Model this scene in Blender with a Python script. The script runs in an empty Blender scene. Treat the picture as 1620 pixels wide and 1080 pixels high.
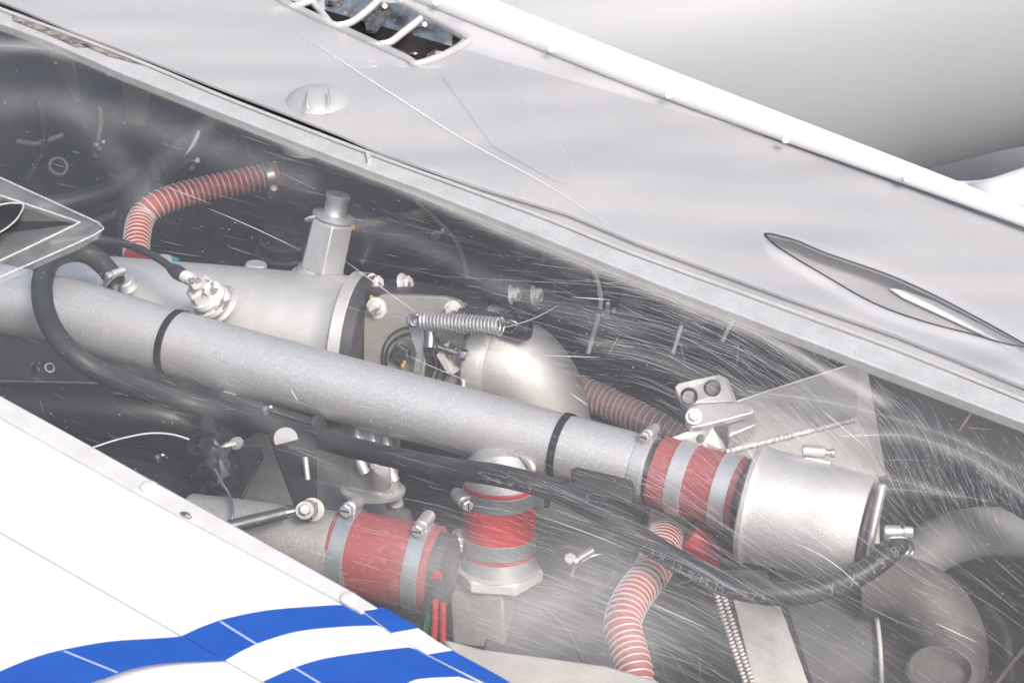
import bpy, bmesh, math, random
from mathutils import Vector, Matrix, noise
random.seed(7)
R = math.radians
scn = bpy.context.scene
COL = scn.collection

# ------------------------------------------------------------------ camera
PITCH, DIST, PX = R(35), 2.2, 0.0007          # 1 photo pixel = 0.7 mm at the engine
XR = Vector((1, 0, 0)); FW = Vector((0, math.cos(PITCH), -math.sin(PITCH)))
UP = Vector((0, math.sin(PITCH), math.cos(PITCH))); NV = -FW
CAM = -FW * DIST
cd = bpy.data.cameras.new('camera'); cam = bpy.data.objects.new('camera', cd); COL.objects.link(cam)
cam.location = CAM; cam.rotation_euler = (math.pi / 2 - PITCH, 0, 0)
cd.sensor_width = 36; cd.lens = 18 / (810 * PX / DIST); cd.clip_start = 0.05; cd.clip_end = 500
cd.dof.use_dof = True; cd.dof.focus_distance = 2.02; cd.dof.aperture_fstop = 18
scn.camera = cam

# ------------------------------------------------------------------ light: bright overcast daylight
w = bpy.data.worlds.new('World'); scn.world = w; w.use_nodes = True
nt = w.node_tree; nt.nodes.clear()
sky = nt.nodes.new('ShaderNodeTexSky'); sky.sky_type = 'NISHITA'; sky.sun_disc = False
SUN_EL, SUN_AZ = 50, 150
sky.sun_elevation = R(SUN_EL); sky.sun_rotation = R(SUN_AZ)
sky.dust_density = 5.5; sky.air_density = 1.0; sky.ozone_density = 0.6
bg = nt.nodes.new('ShaderNodeBackground'); bg.inputs[1].default_value = 0.12
ow = nt.nodes.new('ShaderNodeOutputWorld')
nt.links.new(sky.outputs[0], bg.inputs[0]); nt.links.new(bg.outputs[0], ow.inputs[0])
sd = bpy.data.lights.new('sun', 'SUN'); sd.energy = 1.5; sd.angle = R(14); sd.color = (1, .975, .945)
sun = bpy.data.objects.new('sun', sd); COL.objects.link(sun)
az = R(SUN_AZ)
sdir = Vector((math.sin(az) * math.cos(R(SUN_EL)), math.cos(az) * math.cos(R(SUN_EL)), math.sin(R(SUN_EL))))
sun.rotation_euler = sdir.to_track_quat('Z', 'Y').to_euler()
vs = scn.view_settings
vs.view_transform = 'Standard'; vs.look = 'None'; vs.gamma = 1; vs.use_curve_mapping = False
vs.exposure = .88
scn.cycles.transparent_max_bounces = 24; scn.cycles.max_bounces = 6; scn.cycles.diffuse_bounces = 3; scn.cycles.glossy_bounces = 4
scn.cycles.caustics_reflective = False; scn.cycles.caustics_refractive = False
scn.cycles.use_adaptive_sampling = True; scn.cycles.adaptive_threshold = .03
scn.cycles.use_denoising = True

# ------------------------------------------------------------------ place helpers
def ray(px, py): return FW * DIST + XR * ((px - 810) * PX) + UP * ((540 - py) * PX)
def P(px, py, z=0.0):                       # point of the place at height z seen at that photo position
    d = ray(px, py); t = (z - CAM.z) / d.z
    return CAM + d * t
def PD(px, py, d): return CAM + ray(px, py) * ((DIST - d) / DIST)
def M(px, p=None): return px * PX * ((p - CAM).dot(FW) / DIST if p is not None else 1)
def V(x, y, z): return (XR * x + UP * y + NV * z).normalized()

# ------------------------------------------------------------------ materials
MATS = {}
def mat(name, c1, c2=None, metal=0, rough=.5, nscale=60, nlo=.4, nhi=.6, bump=0, bscale=300, rvar=0, coat=0, detail=4, spec=.4, fine=None, bdist=.001):
    m = bpy.data.materials.new(name); m.use_nodes = True; MATS[name] = m
    t = m.node_tree; b = t.nodes['Principled BSDF']
    tc = t.nodes.new('ShaderNodeTexCoord')
    c1 = (*c1, 1)
    b.inputs['Base Color'].default_value = c1; b.inputs['Metallic'].default_value = metal
    b.inputs['Roughness'].default_value = rough; b.inputs['Coat Weight'].default_value = coat
    b.inputs['Coat Roughness'].default_value = .08; b.inputs['Specular IOR Level'].default_value = spec
    if c2 is not None:
        n = t.nodes.new('ShaderNodeTexNoise'); n.inputs['Scale'].default_value = nscale; n.inputs['Detail'].default_value = detail
        n.inputs['Roughness'].default_value = .65
        mr = t.nodes.new('ShaderNodeMapRange'); mr.inputs[1].default_value = nlo; mr.inputs[2].default_value = nhi
        mx = t.nodes.new('ShaderNodeMix'); mx.data_type = 'RGBA'
        mx.inputs[6].default_value = c1; mx.inputs[7].default_value = (*c2, 1)
        t.links.new(tc.outputs['Object'], n.inputs['Vector']); t.links.new(n.outputs[0], mr.inputs[0])
        t.links.new(mr.outputs[0], mx.inputs[0])
        out = mx.outputs[2]
        if fine:
            n3 = t.nodes.new('ShaderNodeTexNoise'); n3.inputs['Scale'].default_value = fine[1]; n3.inputs['Detail'].default_value = 3
            mr3 = t.nodes.new('ShaderNodeMapRange'); mr3.inputs[1].default_value = fine[2]; mr3.inputs[2].default_value = fine[3]
            mx3 = t.nodes.new('ShaderNodeMix'); mx3.data_type = 'RGBA'; mx3.inputs[7].default_value = (*fine[0], 1)
            t.links.new(tc.outputs['Object'], n3.inputs['Vector']); t.links.new(n3.outputs[0], mr3.inputs[0])
            t.links.new(mr3.outputs[0], mx3.inputs[0]); t.links.new(out, mx3.inputs[6]); out = mx3.outputs[2]
        t.links.new(out, b.inputs['Base Color'])
        if rvar:
            ma = t.nodes.new('ShaderNodeMath'); ma.operation = 'MULTIPLY_ADD'
            ma.inputs[1].default_value = rvar; ma.inputs[2].default_value = rough
            t.links.new(mr.outputs[0], ma.inputs[0]); t.links.new(ma.outputs[0], b.inputs['Roughness'])
    if bump:
        n2 = t.nodes.new('ShaderNodeTexNoise'); n2.inputs['Scale'].default_value = bscale; n2.inputs['Detail'].default_value = 3
        bp = t.nodes.new('ShaderNodeBump'); bp.inputs['Strength'].default_value = bump; bp.inputs['Distance'].default_value = bdist
        t.links.new(tc.outputs['Object'], n2.inputs['Vector']); t.links.new(n2.outputs[0], bp.inputs['Height'])
        t.links.new(bp.outputs[0], b.inputs['Normal'])
    return m
mat('cast', (.64, .64, .63), (.54, .54, .53), .55, .46, 25, .35, .7, .6, 780, .12, bdist=.0012)
mat('cast_dull', (.44, .43, .41), (.32, .31, .30), .5, .5, 30, .35, .7, .6, 350, .1)
mat('pipe', (.57, .56, .545), (.47, .48, .49), .5, .46, 14, .38, .62, .3, 260, .12, fine=((.62, .635, .65), 420, .50, .74))
mat('machined', (.68, .68, .68), (.57, .57, .57), .65, .34, 40, .3, .7, .1, 600, .12)
mat('bright_cast', (.90, .90, .90), (.80, .80, .80), .45, .26, 30, .3, .7, .2, 120, .1)
mat('cap_shell', (.46, .46, .46), None, .3, .3, coat=.3)
mat('steel', (.55, .55, .54), (.42, .42, .42), 1, .25, 60, .3, .7, .1, 300, .15)
mat('band', (.40, .44, .46), (.31, .34, .36), .6, .38, 80, .35, .7, .15, 500, .15)
mat('bracket', (.74, .72, .69), (.63, .61, .59), .3, .42, 18, .3, .7, .15, 200, .12)
mat('bracket_warm', (.70, .66, .62), (.60, .57, .54), .3, .42, 18, .3, .7, .2, 200, .1)
mat('throttle', (.46, .44, .40), (.36, .35, .32), .4, .48, 35, .3, .7, .25, 400, .1)
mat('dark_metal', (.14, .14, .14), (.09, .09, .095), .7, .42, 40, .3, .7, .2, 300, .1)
mat('rubber', (.022, .022, .024), (.04, .04, .042), 0, .42, 30, .4, .7, .15, 500, .15)
mat('black_gloss', (.012, .012, .014), (.02, .02, .022), 0, .3, 20, .3, .7, .12, 60, .1)
mat('black_matte', (.018, .018, .02), (.035, .033, .032), 0, .6, 12, .4, .7, .3, 80, .1)
mat('black_paint', (.014, .014, .015), (.03, .03, .03), 0, .55, 30, .4, .7, .1, 100, spec=.2)
mat('black_tie', (.012, .012, .013), None, 0, .4)
mat('silicone', (.50, .025, .028), (.38, .025, .027), 0, .38, 30, .35, .75, .12, 300, .1)
mat('silicone_dusty', (.34, .085, .085), (.25, .06, .06), 0, .5, 22, .3, .7, .15, 300, .1, fine=((.40, .14, .13), 120, .55, .75))  # duller red carries window haze and shade, plus pale dust flecks
mat('duct_pale', (.40, .24, .22), (.33, .19, .175), 0, .6, 40, .3, .7, .2, 200, .1)
mat('duct_red', (.36, .06, .045), (.25, .05, .04), 0, .55, 40, .3, .7, .2, 200, .1)
mat('duct_wire', (.62, .56, .53), None, .2, .4)
mat('white_chip', (.62, .62, .60), (.20, .195, .185), 0, .45, 75, .54, .57, .3, 200, .1)
mat('yellow_mark', (.62, .40, .06), None, 0, .5)
mat('white_paint', (.68, .68, .68), (.655, .655, .655), 0, .35, 4, .3, .7, .02, 30, .05, coat=.2)
mat('body_lip', (.52, .52, .52), (.44, .44, .43), 0, .4, 30, .45, .8, .1, 120, .1)
mat('blue_vinyl', (.014, .068, .31), (.018, .084, .36), 0, .3, 15, .3, .7, .25, 170, .1, coat=.3)
mat('pale_line', (.35, .38, .75), None, 0, .5)
mat('beam', (.58, .585, .585), (.47, .47, .46), .35, .45, 30, .35, .7, .25, 600, .12, fine=((.32, .31, .30), 900, .6, .68))
mat('stain', (.10, .09, .085), (.30, .28, .25), .2, .6, 60, .45, .6, .4, 150, .1)
mat('beige', (.48, .45, .41), (.38, .36, .33), 0, .6, 25, .35, .7, .3, 120, .1)
mat('foil', (.62, .60, .58), (.40, .38, .36), .9, .32, 30, .4, .7, .3, 60, .15)
mat('cable_grey', (.55, .55, .55), (.45, .45, .45), .1, .4, 60, .3, .7)
mat('strip', (.36, .36, .35), (.26, .255, .25), .3, .5, 22, .35, .65, .2, 200, .1)
mat('exhaust', (.15, .142, .135), (.085, .08, .077), .2, .6, 14, .35, .7, .35, 130, .1)
mat('disc_grey', (.19, .19, .19), (.16, .16, .16), .0, .6, 8, .3, .7, .1, 400, .1)
mat('tan', (.20, .155, .115), (.12, .095, .075), .3, .5, 20, .3, .7, .3, 100, .1)
mat('blue_plastic', (.02, .12, .45), None, 0, .4)
mat('teal', (.02, .22, .30), None, 0, .4)
mat('green_wire', (.02, .20, .10), None, 0, .4)
mat('red_wire', (.45, .02, .015), None, 0, .35)
mat('letter', (.15, .15, .15), None, 0, .6)
mat('backdrop', (.315, .33, .355), None, 0, .35)
mat('concrete', (.23, .23, .235), (.18, .18, .185), 0, .8, 3, .3, .7, .2, 40)
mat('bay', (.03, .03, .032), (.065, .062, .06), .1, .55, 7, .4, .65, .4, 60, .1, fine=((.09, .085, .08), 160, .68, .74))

mat('carbon', (.03, .03, .03), (.10, .10, .10), 0, .3, 250, .45, .55)

def clear_mat(name, haze_base, refl_rough, tint=(1, 1, 1), haze_col=(.84, .83, .81), attr=True, noise_amt=.06, nscale=9, wavy=0):
    """scuffed acrylic: see-through sheet, Fresnel gloss and a thin film of dust and fine abrasion"""
    m = bpy.data.materials.new(name); m.use_nodes = True; MATS[name] = m
    t = m.node_tree; t.nodes.clear()
    o = t.nodes.new('ShaderNodeOutputMaterial')
    tr = t.nodes.new('ShaderNodeBsdfTransparent'); tr.inputs[0].default_value = (*tint, 1)
    gl = t.nodes.new('ShaderNodeBsdfGlossy'); gl.inputs['Roughness'].default_value = refl_rough
    fr = t.nodes.new('ShaderNodeFresnel'); fr.inputs[0].default_value = 1.46
    df = t.nodes.new('ShaderNodeBsdfDiffuse'); df.inputs[0].default_value = (*haze_col, 1)
    m1 = t.nodes.new('ShaderNodeMixShader'); m2 = t.nodes.new('ShaderNodeMixShader')
    tc = t.nodes.new('ShaderNodeTexCoord'); n = t.nodes.new('ShaderNodeTexNoise'); n.inputs['Scale'].default_value = nscale
    n.inputs['Detail'].default_value = 6
    t.links.new(tc.outputs['Object'], n.inputs['Vector'])
    ma = t.nodes.new('ShaderNodeMath'); ma.operation = 'MULTIPLY_ADD'; ma.inputs[1].default_value = noise_amt
    ma.inputs[2].default_value = haze_base - noise_amt * .5
    t.links.new(n.outputs[0], ma.inputs[0]); h = ma.outputs[0]
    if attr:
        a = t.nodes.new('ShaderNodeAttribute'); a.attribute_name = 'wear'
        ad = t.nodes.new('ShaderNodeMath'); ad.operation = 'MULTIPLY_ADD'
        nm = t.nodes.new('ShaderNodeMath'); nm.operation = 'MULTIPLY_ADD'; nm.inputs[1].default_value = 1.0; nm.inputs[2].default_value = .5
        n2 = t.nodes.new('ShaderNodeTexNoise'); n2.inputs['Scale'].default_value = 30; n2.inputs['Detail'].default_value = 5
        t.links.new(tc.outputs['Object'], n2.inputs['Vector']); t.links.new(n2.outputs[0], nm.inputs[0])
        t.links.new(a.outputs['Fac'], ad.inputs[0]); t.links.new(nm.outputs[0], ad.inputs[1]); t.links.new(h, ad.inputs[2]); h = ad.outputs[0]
    cl = t.nodes.new('ShaderNodeClamp'); t.links.new(h, cl.inputs[0])
    # a parallel slab lets the far face pass what entered it: no total reflection there
    ge = t.nodes.new('ShaderNodeNewGeometry'); fm = t.nodes.new('ShaderNodeMath'); fm.operation = 'MULTIPLY'
    iv = t.nodes.new('ShaderNodeMath'); iv.operation = 'SUBTRACT'; iv.inputs[0].default_value = 1
    t.links.new(ge.outputs['Backfacing'], iv.inputs[1]); t.links.new(fr.outputs[0], fm.inputs[0]); t.links.new(iv.outputs[0], fm.inputs[1])
    t.links.new(fm.outputs[0], m1.inputs[0]); t.links.new(tr.outputs[0], m1.inputs[1]); t.links.new(gl.outputs[0], m1.inputs[2])
    t.links.new(cl.outputs[0], m2.inputs[0]); t.links.new(m1.outputs[0], m2.inputs[1]); t.links.new(df.outputs[0], m2.inputs[2])
    t.links.new(m2.outputs[0], o.inputs[0])
    if wavy:
        n5 = t.nodes.new('ShaderNodeTexNoise'); n5.inputs['Scale'].default_value = 5; n5.inputs['Detail'].default_value = 1
        mp = t.nodes.new('ShaderNodeMapping'); mp.inputs['Rotation'].default_value = (0, 0, .45); mp.inputs['Scale'].default_value = (.45, 1.6, 1)
        bp = t.nodes.new('ShaderNodeBump'); bp.inputs['Strength'].default_value = 1; bp.inputs['Distance'].default_value = wavy
        t.links.new(tc.outputs['Object'], mp.inputs['Vector']); t.links.new(mp.outputs[0], n5.inputs['Vector']); t.links.new(n5.outputs[0], bp.inputs['Height'])
        for q_ in (gl, df, fr): t.links.new(bp.outputs[0], q_.inputs['Normal'])
    return m
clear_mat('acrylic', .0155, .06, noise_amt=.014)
mat('scratch', (.58, .58, .58), None, 0, .6)
scn.cycles.denoising_prefilter = 'ACCURATE'; scn.cycles.denoising_input_passes = 'RGB_ALBEDO_NORMAL'
clear_mat('vent_edge', .26, .08, attr=False, noise_amt=.4, nscale=50)
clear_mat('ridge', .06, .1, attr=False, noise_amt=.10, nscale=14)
clear_mat('acrylic_edge', .07, .08, attr=False, noise_amt=.16, nscale=40)
clear_mat('milky', .46, .10, attr=False, haze_col=(.57, .57, .58), noise_amt=.16, nscale=4, wavy=.03)  # white reflection on the clear sheet put into a pale diffuse film
clear_mat('milky_thin', .10, .12, attr=False, haze_col=(.7, .7, .7), noise_amt=.08, nscale=8)

# ------------------------------------------------------------------ object helpers
def tag(o, label, cat, group=None, kind=None):
    if label: o['label'] = label
    if cat: o['category'] = cat
    if group: o['group'] = group
    if kind: o['kind'] = kind
    return o
def thing(name, label, cat, loc, group=None):
    o = bpy.data.objects.new(name, None); COL.objects.link(o); o.location = loc; o.empty_display_size = .01
    o['label'] = label; o['category'] = cat
    if group: o['group'] = group
    return o
def wloc(o):
    return Vector(o.location) + (wloc(o.parent) if o.parent else Vector())
def obj(name, verts, faces, m, parent=None, smooth=40, bevel=0, bseg=2):
    verts = [Vector(v) for v in verts]
    c = sum(verts, Vector()) / len(verts)
    me = bpy.data.meshes.new(name); me.from_pydata([v - c for v in verts], [], faces)
    bm = bmesh.new(); bm.from_mesh(me); bmesh.ops.recalc_face_normals(bm, faces=bm.faces); bm.to_mesh(me); bm.free()
    me.materials.append(MATS[m])
    if smooth:
        me.polygons.foreach_set('use_smooth', [True] * len(me.polygons)); me.set_sharp_from_angle(angle=R(smooth))
    o = bpy.data.objects.new(name, me); COL.objects.link(o)
    if parent: o.parent = parent; o.location = c - wloc(parent)
    else: o.location = c
    if bevel:
        b = o.modifiers.new('bevel', 'BEVEL'); b.width = bevel; b.segments = bseg; b.limit_method = 'ANGLE'; b.angle_limit = R(35)
        b.harden_normals = False
    return o
def catmull(pts, sub=8):
    out = []; n = len(pts)
    for i in range(n - 1):
        p0 = pts[max(i - 1, 0)]; p1 = pts[i]; p2 = pts[i + 1]; p3 = pts[min(i + 2, n - 1)]
        for k in range(sub):
            t = k / sub
            out.append(.5 * ((2 * p1) + (p2 - p0) * t + (2 * p0 - 5 * p1 + 4 * p2 - p3) * t * t + (3 * p1 - p0 - 3 * p2 + p3) * t ** 3))
    out.append(pts[-1]); return out
def resample(pts, step):
    out = [pts[0].copy()]; acc = 0
    for a, b in zip(pts, pts[1:]):
        L = (b - a).length
        while acc + L >= step:
            a = a + (b - a) * ((step - acc) / L); L = (b - a).length; acc = 0; out.append(a.copy())
        acc += L
    return out
def frames(pts, ref=None):
    ts = []
    for i in range(len(pts)):
        ts.append((pts[min(i + 1, len(pts) - 1)] - pts[max(i - 1, 0)]).normalized())
    ref = ref or NV
    n = (ref - ts[0] * ref.dot(ts[0])).normalized(); out = []
    for t in ts:
        n = (n - t * n.dot(t)).normalized(); out.append((t, n, t.cross(n)))
    return out
def sweep(pts, rad, seg=20, cap=True, sq=(1, 1)):
    fr = frames(pts); vs, fs = [], []
    for i, (p, (t, n, b)) in enumerate(zip(pts, fr)):
        r = rad[i] if isinstance(rad, (list, tuple)) else rad
        for k in range(seg):
            a = 2 * math.pi * k / seg; vs.append(p + n * (math.cos(a) * r * sq[0]) + b * (math.sin(a) * r * sq[1]))
    for i in range(len(pts) - 1):
        for k in range(seg):
            fs.append((i * seg + k, i * seg + (k + 1) % seg, (i + 1) * seg + (k + 1) % seg, (i + 1) * seg + k))
    if cap: fs.append(tuple(range(seg))[::-1]); fs.append(tuple((len(pts) - 1) * seg + k for k in range(seg)))
    return vs, fs
def tube(name, px, r, m, parent=None, seg=20, sub=8, z=0, smooth=50, sq=(1, 1)):
    """px: list of (x, y, z) photo positions with heights; r in photo pixels (number or list)"""
    w3 = [P(*p) if len(p) == 3 else P(p[0], p[1], z) for p in px]
    pts = catmull(w3, sub) if sub > 1 else w3
    if isinstance(r, (list, tuple)):
        rr = []
        for i in range(len(r) - 1):
            for k in range(max(sub, 1)): rr.append(r[i] + (r[i + 1] - r[i]) * k / max(sub, 1))
        rr.append(r[-1])
    else: rr = [r] * len(pts)
    rr = [M(a, p) for a, p in zip(rr, pts)]
    return obj(name, *sweep(pts, rr, seg, True, sq), m, parent, smooth)
def basis(axis, ref=None):
    a = axis.normalized(); ref = ref or UP
    if abs(a.dot(ref)) > .98: ref = XR
    n = (ref - a * ref.dot(a)).normalized(); return a, n, a.cross(n)
def lathe_geo(prof, o, axis, seg=32, rot=0, ref=None):
    a, n, b = basis(axis, ref); vs, fs = [], []
    for (t, r) in prof:
        for k in range(seg):
            q = 2 * math.pi * k / seg + rot; vs.append(o + a * t + n * (math.cos(q) * r) + b * (math.sin(q) * r))
    for i in range(len(prof) - 1):
        for k in range(seg):
            fs.append((i * seg + k, i * seg + (k + 1) % seg, (i + 1) * seg + (k + 1) % seg, (i + 1) * seg + k))
    fs.append(tuple(range(seg))[::-1]); fs.append(tuple((len(prof) - 1) * seg + k for k in range(seg)))
    return vs, fs
def lathe(name, prof, o, axis, m, parent=None, seg=36, px=True, smooth=35, rot=0, bevel=0, ref=None):
    s = M(1, o) if px else 1
    vs, fs = lathe_geo([(t * s, r * s) for t, r in prof], o, axis, seg, rot, ref)
    return obj(name, vs, fs, m, parent, smooth, bevel * s)
def ring(name, o, axis, r0, r1, wd, m, parent=None, seg=40, bev=.8):
    """hollow band: inner radius r0, outer r1, width wd (photo pixels)"""
    s = M(1, o); h = wd / 2
    prof = [(-h, r0), (-h, r1 - bev), (-h + bev, r1), (h - bev, r1), (h, r1 - bev), (h, r0), (-h, r0)]
    a, n, b = basis(axis); vs, fs = [], []
    prof = prof[:-1]; L = len(prof)
    for (t, r) in prof:
        for k in range(seg):
            q = 2 * math.pi * k / seg; vs.append(o + a * t * s + n * (math.cos(q) * r * s) + b * (math.sin(q) * r * s))
    for i in range(L):
        for k in range(seg):
            j = (i + 1) % L
            fs.append((i * seg + k, i * seg + (k + 1) % seg, j * seg + (k + 1) % seg, j * seg + k))
    return obj(name, vs, fs, m, parent, 40)
def sheet(name, pts, thick, m, parent=None, bevel=0, holes=(), smooth=30, n=None):
    """plate cut along a closed outline of (x, y, z) photo positions; thick in metres, away from the camera"""
    w3 = [p if isinstance(p, Vector) else P(*p) for p in pts]
    c = sum(w3, Vector()) / len(w3)
    if n is None:
        n = Vector()
        for a, b in zip(w3, w3[1:] + w3[:1]): n += (a - c).cross(b - c)
        n.normalize()
    if n.dot(CAM - c) < 0: n = -n
    bm = bmesh.new(); edges = []
    loops = [w3] + [[p if isinstance(p, Vector) else P(*p) for p in h] for h in holes]
    for L in loops:
        vs = [bm.verts.new(p) for p in L]
        for a, b in zip(vs, vs[1:] + vs[:1]): edges.append(bm.edges.new((a, b)))
    bmesh.ops.triangle_fill(bm, edges=edges, use_beauty=True, use_dissolve=False, normal=n)
    geo = bmesh.ops.extrude_face_region(bm, geom=list(bm.faces))
    bmesh.ops.translate(bm, vec=-n * thick, verts=[v for v in geo['geom'] if isinstance(v, bmesh.types.BMVert)])
    bm.verts.index_update()
    vs = [v.co.copy() for v in bm.verts]; fs = [tuple(v.index for v in f.verts) for f in bm.faces]; bm.free()
    return obj(name, vs, fs, m, parent, smooth, bevel)
def circle_px(x, y, r, z, n=20, ry=None):
    return [(x + r * math.cos(2 * math.pi * k / n), y + (ry or r) * math.sin(2 * math.pi * k / n), z) for k in range(n)]
def box_geo(c, ax, ay, az, sx, sy, sz):
    vs = [c + ax * (i * sx / 2) + ay * (j * sy / 2) + az * (k * sz / 2) for i in (-1, 1) for j in (-1, 1) for k in (-1, 1)]
    fs = [(0, 1, 3, 2), (4, 6, 7, 5), (0, 4, 5, 1), (2, 3, 7, 6), (0, 2, 6, 4), (1, 5, 7, 3)]
    return vs, fs
def box(name, c, size, m, parent=None, axis=None, up=None, bevel=.0008):
    ax = (axis or XR).normalized(); u = up or UP; az_ = (u - ax * u.dot(ax)).normalized(); ay = az_.cross(ax)
    return obj(name, *box_geo(c, ax, ay, az_, *size), m, parent, 30, bevel)
def helix(o, axis, length, r, wire, turns, spt=14, ref=None):
    a, n, b = basis(axis, ref); pts = []
    for i in range(int(turns * spt) + 1):
        q = 2 * math.pi * i / spt; pts.append(o + a * (length * i / (turns * spt)) + n * (math.cos(q) * r) + b * (math.sin(q) * r))
    return sweep(pts, wire, 6)
def bolt(name, o, axis, r, m, parent, h=None, washer=True, wm=None, slot=False):
    """hexagon bolt head with a washer, r in photo pixels"""
    h = h or r * .9; s = M(1, o)
    b = lathe(name, [(0, r * .98), (h * .82, r), (h, r * .8)], o + axis.normalized() * (1.2 * s if washer else 0), axis, m, parent, 6, smooth=10, bevel=.5)
    if washer: lathe('washer', [(0, r * 1.45), (1.2, r * 1.45)], o, axis, wm or m, b, 24)
    return b
def hose_clamp(label, o, axis, r, wd, head_dir, m='band', group='worm drive hose clamps', screw=True):
    """band, worm housing and slotted screw"""
    t = thing('hose_clamp', label, 'hose clamp', o, group)
    ring('band', o, axis, r, r + 2.2, wd, m, t)
    if screw:
        a = axis.normalized(); hd = (head_dir - a * head_dir.dot(a)).normalized(); tan = a.cross(hd)
        s = M(1, o); c = o + hd * (r + 7) * s
        k_ = max(.8, min(1.5, r / 42)); c = o + hd * (r + 6 * k_) * s
        lathe('worm_housing', [(-18 * k_, 6 * k_), (-17 * k_, 7.5 * k_), (12 * k_, 7.5 * k_), (13 * k_, 6 * k_)], c, tan, 'machined', t, 20)
        box('saddle', c - hd * 5 * k_ * s, (wd * .8 * s, 26 * k_ * s, 5 * k_ * s), 'machined', t, axis=a, up=hd)
        b = lathe('screw', [(13 * k_, 4.5 * k_), (17 * k_, 4.5 * k_), (17.5 * k_, 7 * k_), (24 * k_, 7 * k_), (25 * k_, 5.5 * k_)], c, tan, 'machined', t, 6, smooth=10)
        box('screw_slot', c + tan * 25 * k_ * s, (10 * k_ * s, .8 * s, 1.6 * k_ * s), 'black_paint', b, axis=a, up=hd, bevel=0)
        # threaded slots pressed into the band next to the housing
        for k in range(7):
            q = .42 + .07 * k
            d = hd * math.cos(q) - tan * math.sin(q); e = hd * math.sin(q) + tan * math.cos(q)
            box('slot', o + d * (r + 2.4) * s, (wd * .6 * s, 2.2 * s, 1.0 * s), 'dark_metal', t, axis=a, up=d, bevel=0)
    return t
def duct(label, px, r, pitch, group='red wire-wound air ducts', m='duct_red'):
    """cloth duct with a wire helix: ribbed red wall plus pale wire rings"""
    w3 = [P(*p) for p in px]; pts = resample(catmull(w3, 14), M(pitch, w3[0]) / 4)
    rr = [M(r, p) * (1 + .045 * math.cos(i * math.pi / 2)) for i, p in enumerate(pts)]
    t = thing('air_duct', label, 'air duct', w3[0], group)
    obj('wall', *sweep(pts, rr, 24), m, t, 60)
    fr = frames(pts); vs, fs = [], []; hp = []
    for i in range((len(pts) - 1) * 6):
        f = i / 6; k = int(f); u = f - k
        p = pts[k].lerp(pts[k + 1], u); T, n, b = fr[k]
        q = 2 * math.pi * f / 4; rad = M(r, p) * 1.035
        hp.append(p + n * math.cos(q) * rad + b * math.sin(q) * rad)
    obj('wire_helix', *sweep(hp, M(1.35, w3[0]), 5), 'duct_wire', t, 60)
    return t
AX = (P(893, 708, .05) - P(293, 548, .05)).normalized()      # run of the big pipe
SIDE = Vector((AX.y, -AX.x, 0)).normalized()                 # sideways, towards the near body side
if SIDE.dot(NV) < 0: SIDE = -SIDE
Z = Vector((0, 0, 1))
ZP = 0.20                                                    # height of the rear window sheet

# ================================================================== setting
g = obj('ground', [(-60, -60, -1.0), (60, -60, -1.0), (60, 60, -1.0), (-60, 60, -1.0)], [(0, 1, 2, 3)], 'concrete', None, 0)
tag(g, 'pale paddock concrete under the car', 'ground', kind='structure')
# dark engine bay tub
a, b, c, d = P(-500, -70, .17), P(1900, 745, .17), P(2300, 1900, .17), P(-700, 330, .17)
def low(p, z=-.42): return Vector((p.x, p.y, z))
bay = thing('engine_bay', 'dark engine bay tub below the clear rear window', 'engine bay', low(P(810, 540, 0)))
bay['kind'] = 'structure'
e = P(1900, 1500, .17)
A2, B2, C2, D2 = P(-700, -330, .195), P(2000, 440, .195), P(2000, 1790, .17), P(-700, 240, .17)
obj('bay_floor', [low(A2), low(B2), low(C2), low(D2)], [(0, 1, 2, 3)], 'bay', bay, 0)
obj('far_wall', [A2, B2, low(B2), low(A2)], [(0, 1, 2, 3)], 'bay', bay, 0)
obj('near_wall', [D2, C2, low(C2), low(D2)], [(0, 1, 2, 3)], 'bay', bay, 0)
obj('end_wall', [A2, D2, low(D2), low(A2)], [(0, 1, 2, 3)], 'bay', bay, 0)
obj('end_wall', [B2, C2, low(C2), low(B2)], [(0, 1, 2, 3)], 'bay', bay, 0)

# blurred flank of the neighbouring white car
pts = [PD(200, 170, -1.0), PD(1000, 80, -1.0), PD(1400, -20, -1.0), PD(1700, -75, -1.0), PD(2400, -110, -1.0)]
o = obj('parked_car', *sweep(catmull(pts, 8), .30, 64), 'backdrop', None, 60)
tag(o, 'out-of-focus pale grey flank of another car beyond the white edge', 'car')

# ================================================================== bodywork
bw = thing('rear_bodywork', 'white fibreglass body panel with blue stripes along the window edge', 'body panel', P(200, 900, .2))
sheet('shoulder', [(-60, 622, ZP), (0, 655, ZP), (220, 777, ZP), (433, 890, ZP), (513, 933, ZP), (570, 965, ZP), (640, 1000, ZP), (700, 1035, ZP), (820, 1108, ZP),
                   (480, 1111, ZP), (420, 1077, ZP), (289, 1003, ZP), (0, 838, ZP), (-60, 804, ZP)], .006, 'white_paint', bw, .0016)
q = .006
sheet('lower_panel', [(-60, 809, ZP - .002), (0, 843, ZP - .002), (289, 1008, ZP - .002), (420, 1082, ZP - .002), (478, 1115, ZP - .002), (478, 1180, ZP - .03), (-60, 1180, ZP - .05)], .004, 'white_paint', bw, .001)
lip = sheet('edge_lip', [(-60, 592, ZP + .004), (0, 625, ZP + .004), (150, 708, ZP + .004), (242, 760, ZP + .004), (377, 834, ZP + .004), (563, 938, ZP + .004), (600, 962, ZP + .004),
             (570, 966, ZP + .004), (513, 936, ZP + .004), (433, 893, ZP + .004), (220, 780, ZP + .004), (0, 658, ZP + .004), (-60, 626, ZP + .004)], .008, 'body_lip', bw, .0012)
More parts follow.
